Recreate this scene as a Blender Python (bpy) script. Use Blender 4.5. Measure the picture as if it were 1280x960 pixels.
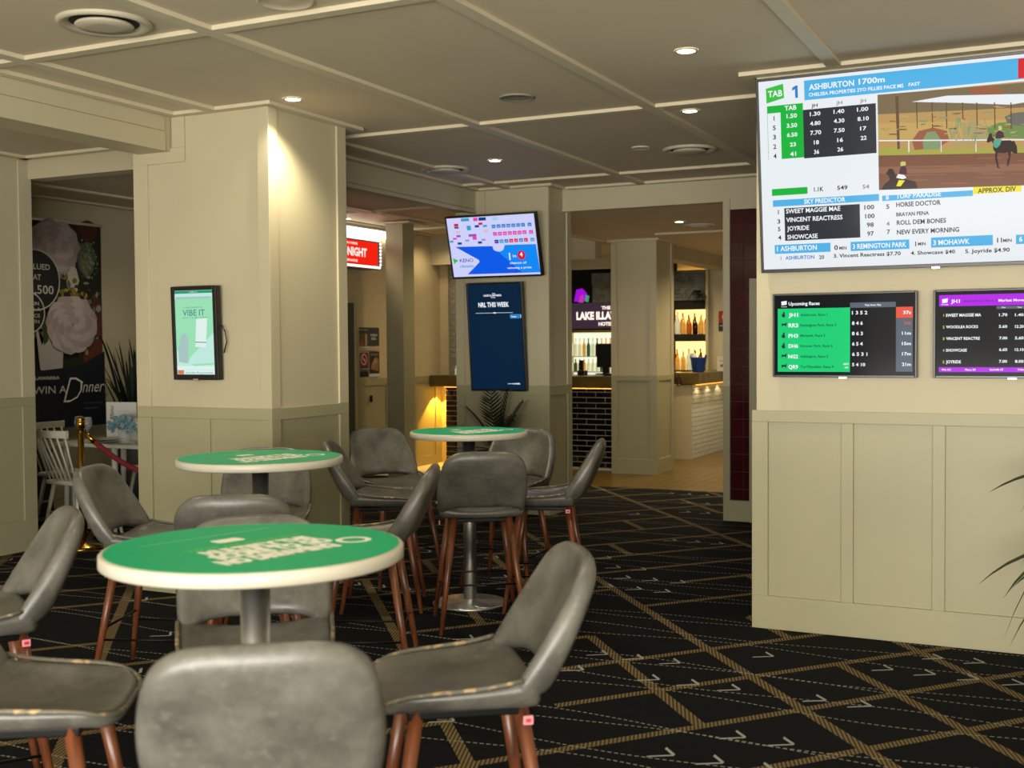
import bpy, math, random
from mathutils import Vector, Matrix, noise
random.seed(7)
for o in list(bpy.data.objects): bpy.data.objects.remove(o)
C = bpy.data.collections.new('venue'); bpy.context.scene.collection.children.link(C)
PI = math.pi
scene = bpy.context.scene

# ------------------------------------------------------------------ camera
cd = bpy.data.cameras.new('camera'); cam = bpy.data.objects.new('camera', cd); scene.collection.objects.link(cam)
YAW, PITCH, ROLL = 0.4573946, 0.0329394, -0.0070853
fw = Vector((-math.sin(YAW)*math.cos(PITCH), math.cos(YAW)*math.cos(PITCH), -math.sin(PITCH)))
rt = Vector((math.cos(YAW), math.sin(YAW), 0)); up = rt.cross(fw)
rt, up = rt*math.cos(ROLL)+up*math.sin(ROLL), up*math.cos(ROLL)-rt*math.sin(ROLL)
m = Matrix((rt, up, -fw)).transposed().to_4x4(); m.translation = (0, 0, 1.55)
cam.matrix_world = m
cd.sensor_width = 36; cd.lens = 36*1467.37/1280; cd.clip_end = 100
cd.dof.use_dof = True; cd.dof.focus_distance = 6.9; cd.dof.aperture_fstop = 3.6
scene.camera = cam

# ------------------------------------------------------------------ light and exposure
scene.view_settings.view_transform = 'Standard'; scene.view_settings.look = 'None'
scene.view_settings.exposure = 0.0; scene.view_settings.gamma = 1.0; scene.view_settings.use_curve_mapping = False
w = bpy.data.worlds.new('daylight'); scene.world = w; w.use_nodes = True
bg = w.node_tree.nodes['Background']; bg.inputs[0].default_value = (1, .96, .86, 1); bg.inputs[1].default_value = 3.0
def lamp(name, typ, loc, energy, color, direction=(0, 0, -1), **kw):
    l = bpy.data.lights.new(name, typ); l.energy = energy; l.color = color
    for k, v in kw.items(): setattr(l, k, v)
    o = bpy.data.objects.new(name, l); scene.collection.objects.link(o); o.location = loc
    o.rotation_euler = Vector(direction).to_track_quat('-Z', 'Y').to_euler(); return o
# daylight through the windows behind the camera
lamp('window_daylight', 'AREA', (0.0, -3.0, 1.5), 330, (1, .955, .87), (-.25, 1, .04), shape='RECTANGLE', size=5.6, size_y=2.1)
lamp('upward_ceiling_fill', 'AREA', (0.0, -3.0, .9), 400, (1, .955, .87), (-.25, 1, .75), shape='RECTANGLE', size=5.6, size_y=.8)  # upward fill added to brighten the ceiling
# downlights (x, y, ceiling z, energy); first two unseen, added to brighten near tables
WARM = (1, .87, .62)
DOWN = [(-1.80, 3.03, 3.0, 42), (-4.19, 3.03, 3.0, 30), (-1.80, 5.63, 3.0, 34), (-2.24, 7.08, 3.0, 26), (-4.19, 5.64, 3.0, 85), (-4.19, 8.24, 3.0, 16),
        (-3.77, 11.55, 2.8, 50), (-7.57, 11.16, 3.0, 30)]
for x, y, z, e in DOWN:
    lamp('downlight_beam', 'SPOT', (x, y, z-.03), e, WARM, spot_size=math.radians(125), spot_blend=.8, shadow_soft_size=.04)
# fill spots added to brighten the bar and rooms further in, mostly without fittings
for x, y, z, e in [(-6.3, 15.6, 2.74, 60), (-4.0, 14.5, 2.74, 120), (-3.4, 12.9, 2.74, 90), (-6.6, 13.9, 2.74, 25), (-7.9, 8.1, 2.95, 42), (-8.2, 5.6, 2.9, 8), (-4.0, 15.9, 2.74, 80), (-6.3, 12.2, 2.95, 34), (-7.45, 13.05, 2.9, 14), (-5.4, 16.2, 2.78, 55), (-6.8, 16.1, 2.78, 45), (-6.2, 12.6, 2.9, 20), (-2.2, 8.6, 2.95, 12)]:
    lamp('interior_fill_beam', 'SPOT', (x, y, z), e, (1, .80, .48) if y > 9 else WARM, spot_size=math.radians(150), spot_blend=.9, shadow_soft_size=.08)

# amber lighting under the bar counter overhangs
AMBER = (1, .50, .05)
for x, y, e in [(-7.62, 13.45, 75), (-7.45, 13.40, 2), (-5.65, 13.40, .5), (-5.35, 13.40, .5)]:
    lamp('counter_light', 'SPOT', (x, y, 1.0), e, AMBER, spot_size=math.radians(92), spot_blend=.15, shadow_soft_size=.01)
for y in (15.4, 15.9, 16.4): lamp('counter_light', 'SPOT', (-4.70, y, .995), 2.2, (1, .75, .35), spot_size=math.radians(150), spot_blend=.5, shadow_soft_size=.02)

# ------------------------------------------------------------------ materials
def srgb(h):
    if isinstance(h, str): h = tuple(int(h[i:i+2], 16)/255 for i in (0, 2, 4))
    return tuple(c/12.92 if c <= .04045 else ((c+.055)/1.055)**2.4 for c in h)+(1,)
class NT:
    def __init__(s, name):
        s.m = bpy.data.materials.new(name); s.m.use_nodes = True; s.t = s.m.node_tree; s.n = s.t.nodes
        s.b = s.n['Principled BSDF']
    def node(s, typ, **kw):
        n = s.n.new(typ)
        for k, v in kw.items(): setattr(n, k, v)
        return n
    def link(s, a, b): s.t.links.new(a, b)
    def math(s, op, a, b=None, c=None):
        n = s.node('ShaderNodeMath', operation=op)
        for i, v in enumerate((a, b, c)):
            if v is None: continue
            if isinstance(v, (int, float)): n.inputs[i].default_value = v
            else: s.link(v, n.inputs[i])
        return n.outputs[0]
    def coord(s, kind='Object'):
        return s.node('ShaderNodeTexCoord').outputs[kind]
    def noise(s, scale, detail=3, vec=None, rough=.5):
        n = s.node('ShaderNodeTexNoise'); n.inputs['Scale'].default_value = scale; n.inputs['Detail'].default_value = detail
        n.inputs['Roughness'].default_value = rough
        s.link(vec or s.coord(), n.inputs['Vector']); return n.outputs['Fac']
    def mapping(s, scale=(1, 1, 1), rot=(0, 0, 0), kind='Object'):
        n = s.node('ShaderNodeMapping'); n.inputs['Scale'].default_value = scale; n.inputs['Rotation'].default_value = rot
        s.link(s.coord(kind), n.inputs['Vector']); return n.outputs[0]
    def mix(s, f, a, b):
        n = s.node('ShaderNodeMix', data_type='RGBA')
        for i, v in ((0, f), (6, a), (7, b)):
            if isinstance(v, (int, float)): n.inputs[i].default_value = v
            elif isinstance(v, tuple): n.inputs[i].default_value = v
            else: s.link(v, n.inputs[i])
        return n.outputs[2]
    def ramp(s, f, lo, hi):
        n = s.node('ShaderNodeMapRange'); s.link(f, n.inputs[0]); n.inputs[1].default_value = lo; n.inputs[2].default_value = hi
        return n.outputs[0]
    def bump(s, h, strength=.2, dist=.002):
        n = s.node('ShaderNodeBump'); n.inputs['Strength'].default_value = strength; n.inputs['Distance'].default_value = dist
        s.link(h, n.inputs['Height']); s.link(n.outputs[0], s.b.inputs['Normal'])
    def color(s, c):
        if isinstance(c, tuple): s.b.inputs['Base Color'].default_value = c
        else: s.link(c, s.b.inputs['Base Color'])
def simple(name, col, rough=.5, metal=0, var=.12, scale=8, bump=0, bscale=60, emit=None, estr=1, spec=.5, kind='Object'):
    t = NT(name); a = srgb(col) if isinstance(col, str) else col
    hi = tuple(min(1, c*(1+var)) for c in a[:3])+(1,); lo = tuple(c*(1-var) for c in a[:3])+(1,)
    if var: t.color(t.mix(t.ramp(t.noise(scale), .3, .7), lo, hi))
    else: t.color(a)
    t.b.inputs['Roughness'].default_value = rough; t.b.inputs['Metallic'].default_value = metal
    t.b.inputs['Specular IOR Level'].default_value = spec
    if bump: t.bump(t.noise(bscale, 5), bump)
    if emit: t.b.inputs['Emission Color'].default_value = srgb(emit); t.b.inputs['Emission Strength'].default_value = estr
    return t.m
M = {}
M['cream'] = simple('cream_wall_paint', (.50, .448, .298, 1), .55, var=.025, scale=2, bump=.12, bscale=300)
M['olive'] = simple('olive_wainscot_paint', (.340, .318, .192, 1), .45, var=.03, scale=2, bump=.1, bscale=300)
M['ceil'] = simple('ceiling_paint', (.62, .525, .375, 1), .75, var=.04, scale=1.2)
M['batten'] = simple('batten_paint', (.62, .55, .39, 1), .5, var=.02)
M['black_plastic'] = simple('black_plastic', '0b0b0c', .3, var=.1)
M['black_metal'] = simple('black_metal', '0d0d0e', .35, metal=.6, var=.1)
M['steel'] = simple('brushed_steel', 'd0cfcc', .36, metal=1, var=.08, scale=30)
M['gold'] = simple('polished_brass', 'b08a3a', .18, metal=1, var=.05)
M['white_rim'] = simple('white_laminate_edge', 'bfbaa9', .35, var=.03)
M['white_paint'] = simple('white_furniture_paint', 'b9b8a8', .4, var=.05)
M['red_velvet'] = simple('red_velvet', '6e0a16', .8, var=.15, scale=40)
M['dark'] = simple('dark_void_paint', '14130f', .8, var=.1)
M['vent'] = simple('vent_enamel', (.50, .45, .33, 1), .5, var=.05)
M['vent_dark'] = simple('vent_shadow_gap', '1a1711', .8, var=.1)
M['grille'] = simple('speaker_grille', '8b8676', .6, var=.1, scale=90)
M['lamp'] = simple('lamp_glow', 'ffffff', .5, var=0, emit='fff4da', estr=30)
M['tube'] = simple('cove_tube_glow', 'ffffff', .5, var=0, emit='fff6e6', estr=6)
M['led'] = simple('amber_led_strip', 'ffffff', .5, var=0, emit='ffae30', estr=2.5)
M['ledw'] = simple('warm_shelf_light', 'ffffff', .5, var=0, emit='ffc970', estr=2.2)
M['fridge'] = simple('fridge_light_panel', 'e8f0e0', .4, var=0, emit='e4efd8', estr=1.0)
M['bulb'] = simple('marquee_bulb', 'ffffff', .5, var=0, emit='fff0ea', estr=1.6)
M['grout'] = simple('pale_grout', 'cfc8b8', .9, var=.1, scale=50)
M['dgrout'] = simple('mauve_grout', '5a4248', .9, var=.1, scale=50)
M['black_brick'] = simple('glazed_black_brick', '0a0709', .12, var=.3, scale=12)
M['wine_tile'] = simple('wine_red_tile', '3c0a10', .12, var=.3, scale=5, bump=.1, bscale=8)
M['white_tile'] = simple('white_rippled_tile', 'c9d0d0', .15, var=.06, scale=14, bump=.8, bscale=30)
M['glazed'] = simple('grey_glazed_brick', '8f8f84', .14, var=.35, scale=11, bump=.7, bscale=22)
M['slate'] = simple('dark_slate', '6e7370', .3, var=.35, scale=9, bump=.8, bscale=25)
M['bar_top'] = simple('oiled_timber_counter', '5c4a1e', .35, var=.3, scale=6)
M['blue'] = simple('blue_ice_bucket', '12418f', .35, var=.1)
M['glass'] = simple('clear_glassware', 'c8cfcb', .05, var=0); M['glass'].node_tree.nodes['Principled BSDF'].inputs['Alpha'].default_value = .28
M['plate'] = simple('grey_stoneware', '8d8f86', .3, var=.06)
M['hydrangea'] = simple('pale_blue_petals', '6f8f98', .8, var=.4, scale=60)
M['leaf'] = simple('green_leaf', '2d4a1c', .45, var=.4, scale=12)
M['leaf_dark'] = simple('dark_leaf', '131f12', .5, var=.4, scale=12)
M['pot'] = simple('charcoal_planter', '25251f', .6, var=.15)
M['paper'] = simple('white_card', 'c9c9c2', .7, var=.03)
M['tag'] = simple('pink_label_tag', 'd98a92', .6, var=.05)
M['tag_red'] = simple('red_tag_mark', 'b81c2c', .6, var=.05)
M['teal_door'] = simple('grey_green_door_paint', '3f4a3c', .5, var=.05)
M['tan'] = simple('tan_wall_paint', (.60, .50, .30, 1), .6, var=.03)
M['amber_glass'] = simple('amber_spirit_glass_glow', 'b0561a', .08, var=.3, emit='c4661c', estr=.25)  # bottle glass, all but the dark one, has a faint glow put into it
M['gold_glass'] = simple('golden_spirit_glass_glow', 'd8a040', .08, var=.3, emit='e0a848', estr=.35)
M['clear_bottle'] = simple('pale_bottle_glass_glow', 'cfd6b8', .08, var=.2, emit='e8e6c0', estr=.35)
M['dark_bottle'] = simple('dark_bottle_glass', '1d0f0a', .08, var=.3)
M['green_bottle'] = simple('green_bottle_glass_glow', '2c5a34', .08, var=.3, emit='3a7a50', estr=.15)
# leather
t = NT('distressed_grey_leather')
n1 = t.noise(7, 6, rough=.6); n2 = t.noise(45, 4)
c = t.mix(t.ramp(n1, .32, .68), srgb('44433e'), srgb('696860')); c = t.mix(t.math('MULTIPLY', t.ramp(n2, .55, .75), .35), c, srgb('7a776a'))
t.color(c); t.b.inputs['Roughness'].default_value = .34; t.bump(t.noise(160, 4), .25); M['leather'] = t.m
t = NT('worn_leather_piping')
t.color(t.mix(t.ramp(t.noise(30, 4), .54, .66), srgb('5d5a4d'), srgb('ab9269'))); t.b.inputs['Roughness'].default_value = .5; M['piping'] = t.m
t = NT('walnut_legs')
g = t.noise(30, 4, t.mapping((1, 1, .06)))
t.color(t.mix(t.ramp(g, .3, .7), srgb('4a2816'), srgb('80492c'))); t.b.inputs['Roughness'].default_value = .3; M['walnut'] = t.m
# table print
M['green_print'] = simple('green_table_print', '00ac76', .45, var=.02, spec=.2)
M['print_white'] = simple('white_table_lettering', 'f4f8ee', .5, var=0, spec=.2)
M['print_lime'] = simple('lime_table_lettering', '4fc84a', .4, var=0)
M['print_pale'] = simple('pale_green_table_line', '6fd0a0', .4, var=0)
# timber floor
t = NT('timber_floor_boards')
g = t.noise(5, 6, t.mapping((.5, 6, 1)))
t.color(t.mix(t.ramp(g, .3, .7), srgb('4a380f'), srgb('7e611e'))); t.b.inputs['Roughness'].default_value = .3; M['timber'] = t.m
# carpet
t = NT('patterned_black_carpet')
sep = t.node('ShaderNodeSeparateXYZ'); t.link(t.coord('Object'), sep.inputs[0]); X, Y = sep.outputs[0], sep.outputs[1]
mX = t.math('MULTIPLY', X, 1.213)
S = .785
u = t.math('DIVIDE', t.math('SUBTRACT', t.math('SUBTRACT', Y, mX), 7.05), S)
v = t.math('DIVIDE', t.math('SUBTRACT', t.math('ADD', Y, mX), 3.65), S)
def line(p, half):
    f = t.math('SUBTRACT', p, t.math('ROUND', p)); return t.math('LESS_THAN', t.math('ABSOLUTE', f), half)
def hashc(a, b, seed):
    cv = t.node('ShaderNodeCombineXYZ'); t.link(t.math('FLOOR', a), cv.inputs[0]); t.link(t.math('FLOOR', b), cv.inputs[1]); cv.inputs[2].default_value = seed
    wn = t.node('ShaderNodeTexWhiteNoise', noise_dimensions='3D'); t.link(cv.outputs[0], wn.inputs['Vector']); return wn.outputs['Value']
r5 = lambda p: t.math('ADD', t.math('ROUND', p), .25)
lu = t.math('MULTIPLY', line(u, .05), t.math('LESS_THAN', hashc(r5(u), v, 3.3), .80))
every3 = t.math('LESS_THAN', t.math('ABSOLUTE', t.math('SUBTRACT', t.math('WRAP', t.math('ROUND', v), 2.5, -.5), 0)), .5)
lv = t.math('MULTIPLY', line(v, .055), t.math('MAXIMUM', every3, t.math('LESS_THAN', hashc(u, r5(v), 7.7), .42)))
bands = t.math('MAXIMUM', lu, lv)
hatch = t.math('SINE', t.math('MULTIPLY', t.math('ADD', X, t.math('MULTIPLY', Y, .35)), 2*PI/.017))
bandc = t.mix(t.ramp(hatch, -.6, .6), srgb('39301f'), srgb('7b6947'))
# streaked ground
st = t.noise(9, 5, t.mapping((.6, 9, 1)), .7)
ground = t.mix(t.ramp(st, .35, .75), srgb('020203'), srgb('0b0d15'))
col = t.mix(bands, ground, bandc)
# dotted waves
dots = None
for off, amp, ph, per in ((5.36, .035, 0, .93), (5.42, .045, 2.2, .93), (5.09, .035, 4, .93), (4.93, .05, 1, .93)):
    yy = t.math('SUBTRACT', Y, t.math('ADD', off, t.math('MULTIPLY', t.math('SINE', t.math('ADD', t.math('MULTIPLY', X, 3.4), ph)), amp)))
    d = t.math('LESS_THAN', t.math('MULTIPLY', t.math('ABSOLUTE', t.math('SUBTRACT', t.math('DIVIDE', yy, per), t.math('ROUND', t.math('DIVIDE', yy, per)))), per), .004)
    dots = d if dots is None else t.math('MAXIMUM', dots, d)
dash = t.math('GREATER_THAN', t.math('FRACT', t.math('DIVIDE', X, .027)), .4)
col = t.mix(t.math('MULTIPLY', dots, dash), col, srgb('8f8c80'))
# chevron ticks
cx = t.math('DIVIDE', t.math('ADD', X, 1.484), .19); cy = t.math('DIVIDE', t.math('SUBTRACT', Y, 4.74), .31)
lx = t.math('MULTIPLY', t.math('FRACT', cx), .19); ly = t.math('MULTIPLY', t.math('FRACT', cy), .31)
arm1 = t.math('LESS_THAN', t.math('ABSOLUTE', t.math('SUBTRACT', ly, t.math('ADD', t.math('MULTIPLY', lx, .62), .02))), .008)
arm2 = t.math('LESS_THAN', t.math('ABSOLUTE', t.math('SUBTRACT', ly, t.math('SUBTRACT', .076, t.math('MULTIPLY', t.math('SUBTRACT', lx, .09), 1.15)))), .011)
in1 = t.math('LESS_THAN', lx, .09); in2 = t.math('MULTIPLY', in1, t.math('GREATER_THAN', lx, .035))
chev = t.math('MAXIMUM', t.math('MULTIPLY', arm1, in1), t.math('MULTIPLY', arm2, in2))
gate = t.math('MULTIPLY', t.math('LESS_THAN', hashc(cx, cy, 1.1), .62), t.math('LESS_THAN', hashc(t.math('DIVIDE', cx, 4), cy, 5.1), .32))
col = t.mix(t.math('MULTIPLY', chev, gate), col, srgb('9a9c98'))
t.color(col); t.b.inputs['Roughness'].default_value = .95; t.b.inputs['Specular IOR Level'].default_value = .15
t.bump(t.noise(350, 2), .4, .004); M['carpet'] = t.m
# flat display colours: screens give off their own light
PAL = dict(white='f4f8ff', ink='2a2c33', cyan='4fb2e6', green='12b43a', lime='37c13f', paper='e9eef2', panel='2e3137', blue='2f80c8', red='d8202c', grey='8c9098',
  yellow='f2e21c', sand='b99558', brush='7a6a4c', rust='9a5c3c', straw='c2a25c', sage='84976a', leafy='6d8a48', stone='6c6a60', drygrass='a99a68', meadow='a8a444', dirt='7c5038', track='8d6247',
  post='6a4c34', horse='33201c', turq='4fa58c', maroon='4a2434', helmet='c8c86a', mint='10cf74', slate='5a6470', coral='e8573c', pine='0c6a44', violet='b414e8', plum='7a1290', lemon='b8d850',
  black='04050a', lilac='cdd0fa', royal='0c5ae6', azure='1288f4', teal='3a9cc0', pink='e044a8', navy='20368c', navy2='1a1a90', skyb='9cd0f0', red2='d41c3c', peach='e0b8a8', purple='9a50b8', greyp='9098b8',
  deep='05223a', deep2='0a2f52', vmint='9adfb4', vpale='bfe8dc', vgreen='1e9a70', vink='4f8a86', vgrey='a6c4c0', vorange='d8764a', vwhite='dcf0ea', signred='f4200c', signwhite='ffe9dc', signplum='4e3a4a')
SM = {}
def disp(c, s=1.0):
    k = (c, s)
    if k not in SM:
        t = NT('display_'+c); t.color((.004, .004, .005, 1)); t.b.inputs['Roughness'].default_value = .12; t.b.inputs['Specular IOR Level'].default_value = .03
        t.b.inputs['Emission Color'].default_value = srgb(PAL[c]); t.b.inputs['Emission Strength'].default_value = s; SM[k] = t.m
    return SM[k]
PM = {}
def ink(c):
    if c not in PM: PM[c] = simple('print_'+c, c, .6, var=.0)
    return PM[c]

# ------------------------------------------------------------------ mesh helpers
class MB:
    def __init__(s): s.v = []; s.f = []; s.mi = []; s.mats = []
    def mat(s, m):
        if m not in s.mats: s.mats.append(m)
        return s.mats.index(m)
    def add(s, vs, fs, m, tr=None):
        k = len(s.v); i = s.mat(m)
        s.v += [tuple(tr @ Vector(p)) if tr else tuple(p) for p in vs]
        for f in fs: s.f.append(tuple(a+k for a in f)); s.mi.append(i)
        return s
    def box(s, x0, x1, y0, y1, z0, z1, m, tr=None):
        vs = [(x, y, z) for z in (z0, z1) for y in (y0, y1) for x in (x0, x1)]
        return s.add(vs, [(0, 2, 3, 1), (4, 5, 7, 6), (0, 1, 5, 4), (2, 6, 7, 3), (0, 4, 6, 2), (1, 3, 7, 5)], m, tr)
    def lathe(s, prof, m, n=24, c=(0, 0, 0), tr=None, caps=True):
        vs = []; fs = []
        for r, z in prof:
            for i in range(n):
                a = 2*PI*i/n; vs.append((c[0]+r*math.cos(a), c[1]+r*math.sin(a), c[2]+z))
        for j in range(len(prof)-1):
            for i in range(n):
                a = j*n+i; b = j*n+(i+1) % n; fs.append((a, b, b+n, a+n))
        if caps:
            fs.append(tuple(range(n))[::-1]); fs.append(tuple(range((len(prof)-1)*n, len(prof)*n)))
        return s.add(vs, fs, m, tr)
    def tube(s, pts, rad, m, n=8, caps=True):
        pts = [Vector(p) for p in pts]; vs = []; fs = []
        rs = rad if isinstance(rad, (list, tuple)) else [rad]*len(pts)
        for i, p in enumerate(pts):
            d = (pts[min(i+1, len(pts)-1)]-pts[max(i-1, 0)]).normalized()
            a = d.cross(Vector((0, 0, 1)) if abs(d.z) < .95 else Vector((1, 0, 0))).normalized(); b = d.cross(a)
            for k in range(n):
                t = 2*PI*k/n; vs.append(p+(a*math.cos(t)+b*math.sin(t))*rs[i])
        for i in range(len(pts)-1):
            for k in range(n):
                q = i*n+k; r = i*n+(k+1) % n; fs.append((q, r, r+n, q+n))
        if caps: fs.append(tuple(range(n))[::-1]); fs.append(tuple(range((len(pts)-1)*n, len(pts)*n)))
        return s.add(vs, fs, m)
    def poly(s, pts, y, m): return s.add([(p[0], y, p[1]) for p in pts], [tuple(range(len(pts)))], m)
    def build(s, name, parent=None, smooth=False, bevel=0, subsurf=0, loc=None):
        me = bpy.data.meshes.new(name); me.from_pydata(s.v, [], s.f)
        for m in s.mats: me.materials.append(m)
        me.polygons.foreach_set('material_index', s.mi)
        if smooth: me.polygons.foreach_set('use_smooth', [True]*len(me.polygons))
        me.update(); o = bpy.data.objects.new(name, me); C.objects.link(o)
        if parent: o.parent = parent
        if loc: o.location = loc
        if bevel:
            b = o.modifiers.new('bevel', 'BEVEL'); b.width = bevel; b.segments = 2; b.limit_method = 'ANGLE'
        if subsurf:
            b = o.modifiers.new('subsurf', 'SUBSURF'); b.levels = b.render_levels = subsurf
        return o
def thing(name, label, cat, loc=(0, 0, 0), rz=0, group=None):
    o = bpy.data.objects.new(name, None); C.objects.link(o); o.location = loc; o.rotation_euler = (0, 0, rz)
    o.empty_display_size = .1; o['label'] = label; o['category'] = cat
    if group: o['group'] = group
    return o
def tag(o, label, cat, group=None):
    o['label'] = label; o['category'] = cat
    if group: o['group'] = group
    return o
def dup(root, loc, rz, label, group=None, only=None):
    r = root.copy(); C.objects.link(r); r.location = loc; r.rotation_euler = (0, 0, rz); r['label'] = label
    if group: r['group'] = group
    for ch in list(root.children):
        c = ch.copy(); C.objects.link(c); c.parent = r
        for g in list(ch.children):
            d = g.copy(); C.objects.link(d); d.parent = c
    return r
def struct(name, mb, parent=None, **kw):
    o = mb.build(name, parent, **kw)
    o['kind'] = 'structure'
    return o
def box(name, x0, x1, y0, y1, z0, z1, m, parent=None, bevel=0, kind=None):
    o = MB().box(x0, x1, y0, y1, z0, z1, m).build(name, parent, bevel=bevel)
    if kind: o['kind'] = kind
    return o
TC = {}
def text_mesh(body, bold=0.012, shear=0):
    k = (body, bold, shear)
    if k not in TC:
        cu = bpy.data.curves.new('t', 'FONT'); cu.body = body; cu.size = 1; cu.resolution_u = 2; cu.offset = bold; cu.shear = shear
        o = bpy.data.objects.new('t', cu); me = o.to_mesh()
        vs = [(v.co.x, v.co.y) for v in me.vertices]; fs = [tuple(p.vertices) for p in me.polygons]
        o.to_mesh_clear(); bpy.data.objects.remove(o); bpy.data.curves.remove(cu)
        TC[k] = (vs, fs)
    return TC[k]
def put_text(mb, body, x0, z0, x1, h, y, m, bold=.012, shear=0, cap=.729, align='fit'):
    vs, fs = text_mesh(body, bold, shear)
    if not vs: return
    a = min(v[0] for v in vs); b = max(v[0] for v in vs)
    if body == '1' or len(body) == 1 and (x1-x0)/(b-a) > 1.3*h/cap: align = 'mid'
    sx = (x1-x0)/(b-a) if align == 'fit' else h/cap
    ox = x0 if align == 'fit' else (x0+x1)/2-(b-a)*sx/2
    # Blender's built-in face: capitals are about .73 of the size
    mb.add([(ox+(v[0]-a)*sx, y, z0+v[1]*h/cap) for v in vs], [f for f in fs], m)
def draw(mb, items, w, h, y, st=1.0, bold=.012):
    """flat shapes and lettering of one display; (0,0)-(1,1) spans the panel"""
    k = 0
    for it in items:
        k += 1; yy = y-.00012*k
        def cl(a, b): return (min(max(a, .002), .998)*w, min(max(b, .003), .997)*h)
        if it[0] == 'r':
            a = cl(it[1], it[2]); b = cl(it[3], it[4]); mb.poly([a, (b[0], a[1]), b, (a[0], b[1])], yy, disp(it[5], st))
        elif it[0] == 'p': mb.poly([cl(*q) for q in it[1]], yy, disp(it[2], st))
        else: put_text(mb, it[1], it[2]*w, it[3]*h, it[4]*w, it[5]*h, yy-.0004, disp(it[6], st), bold)

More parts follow.
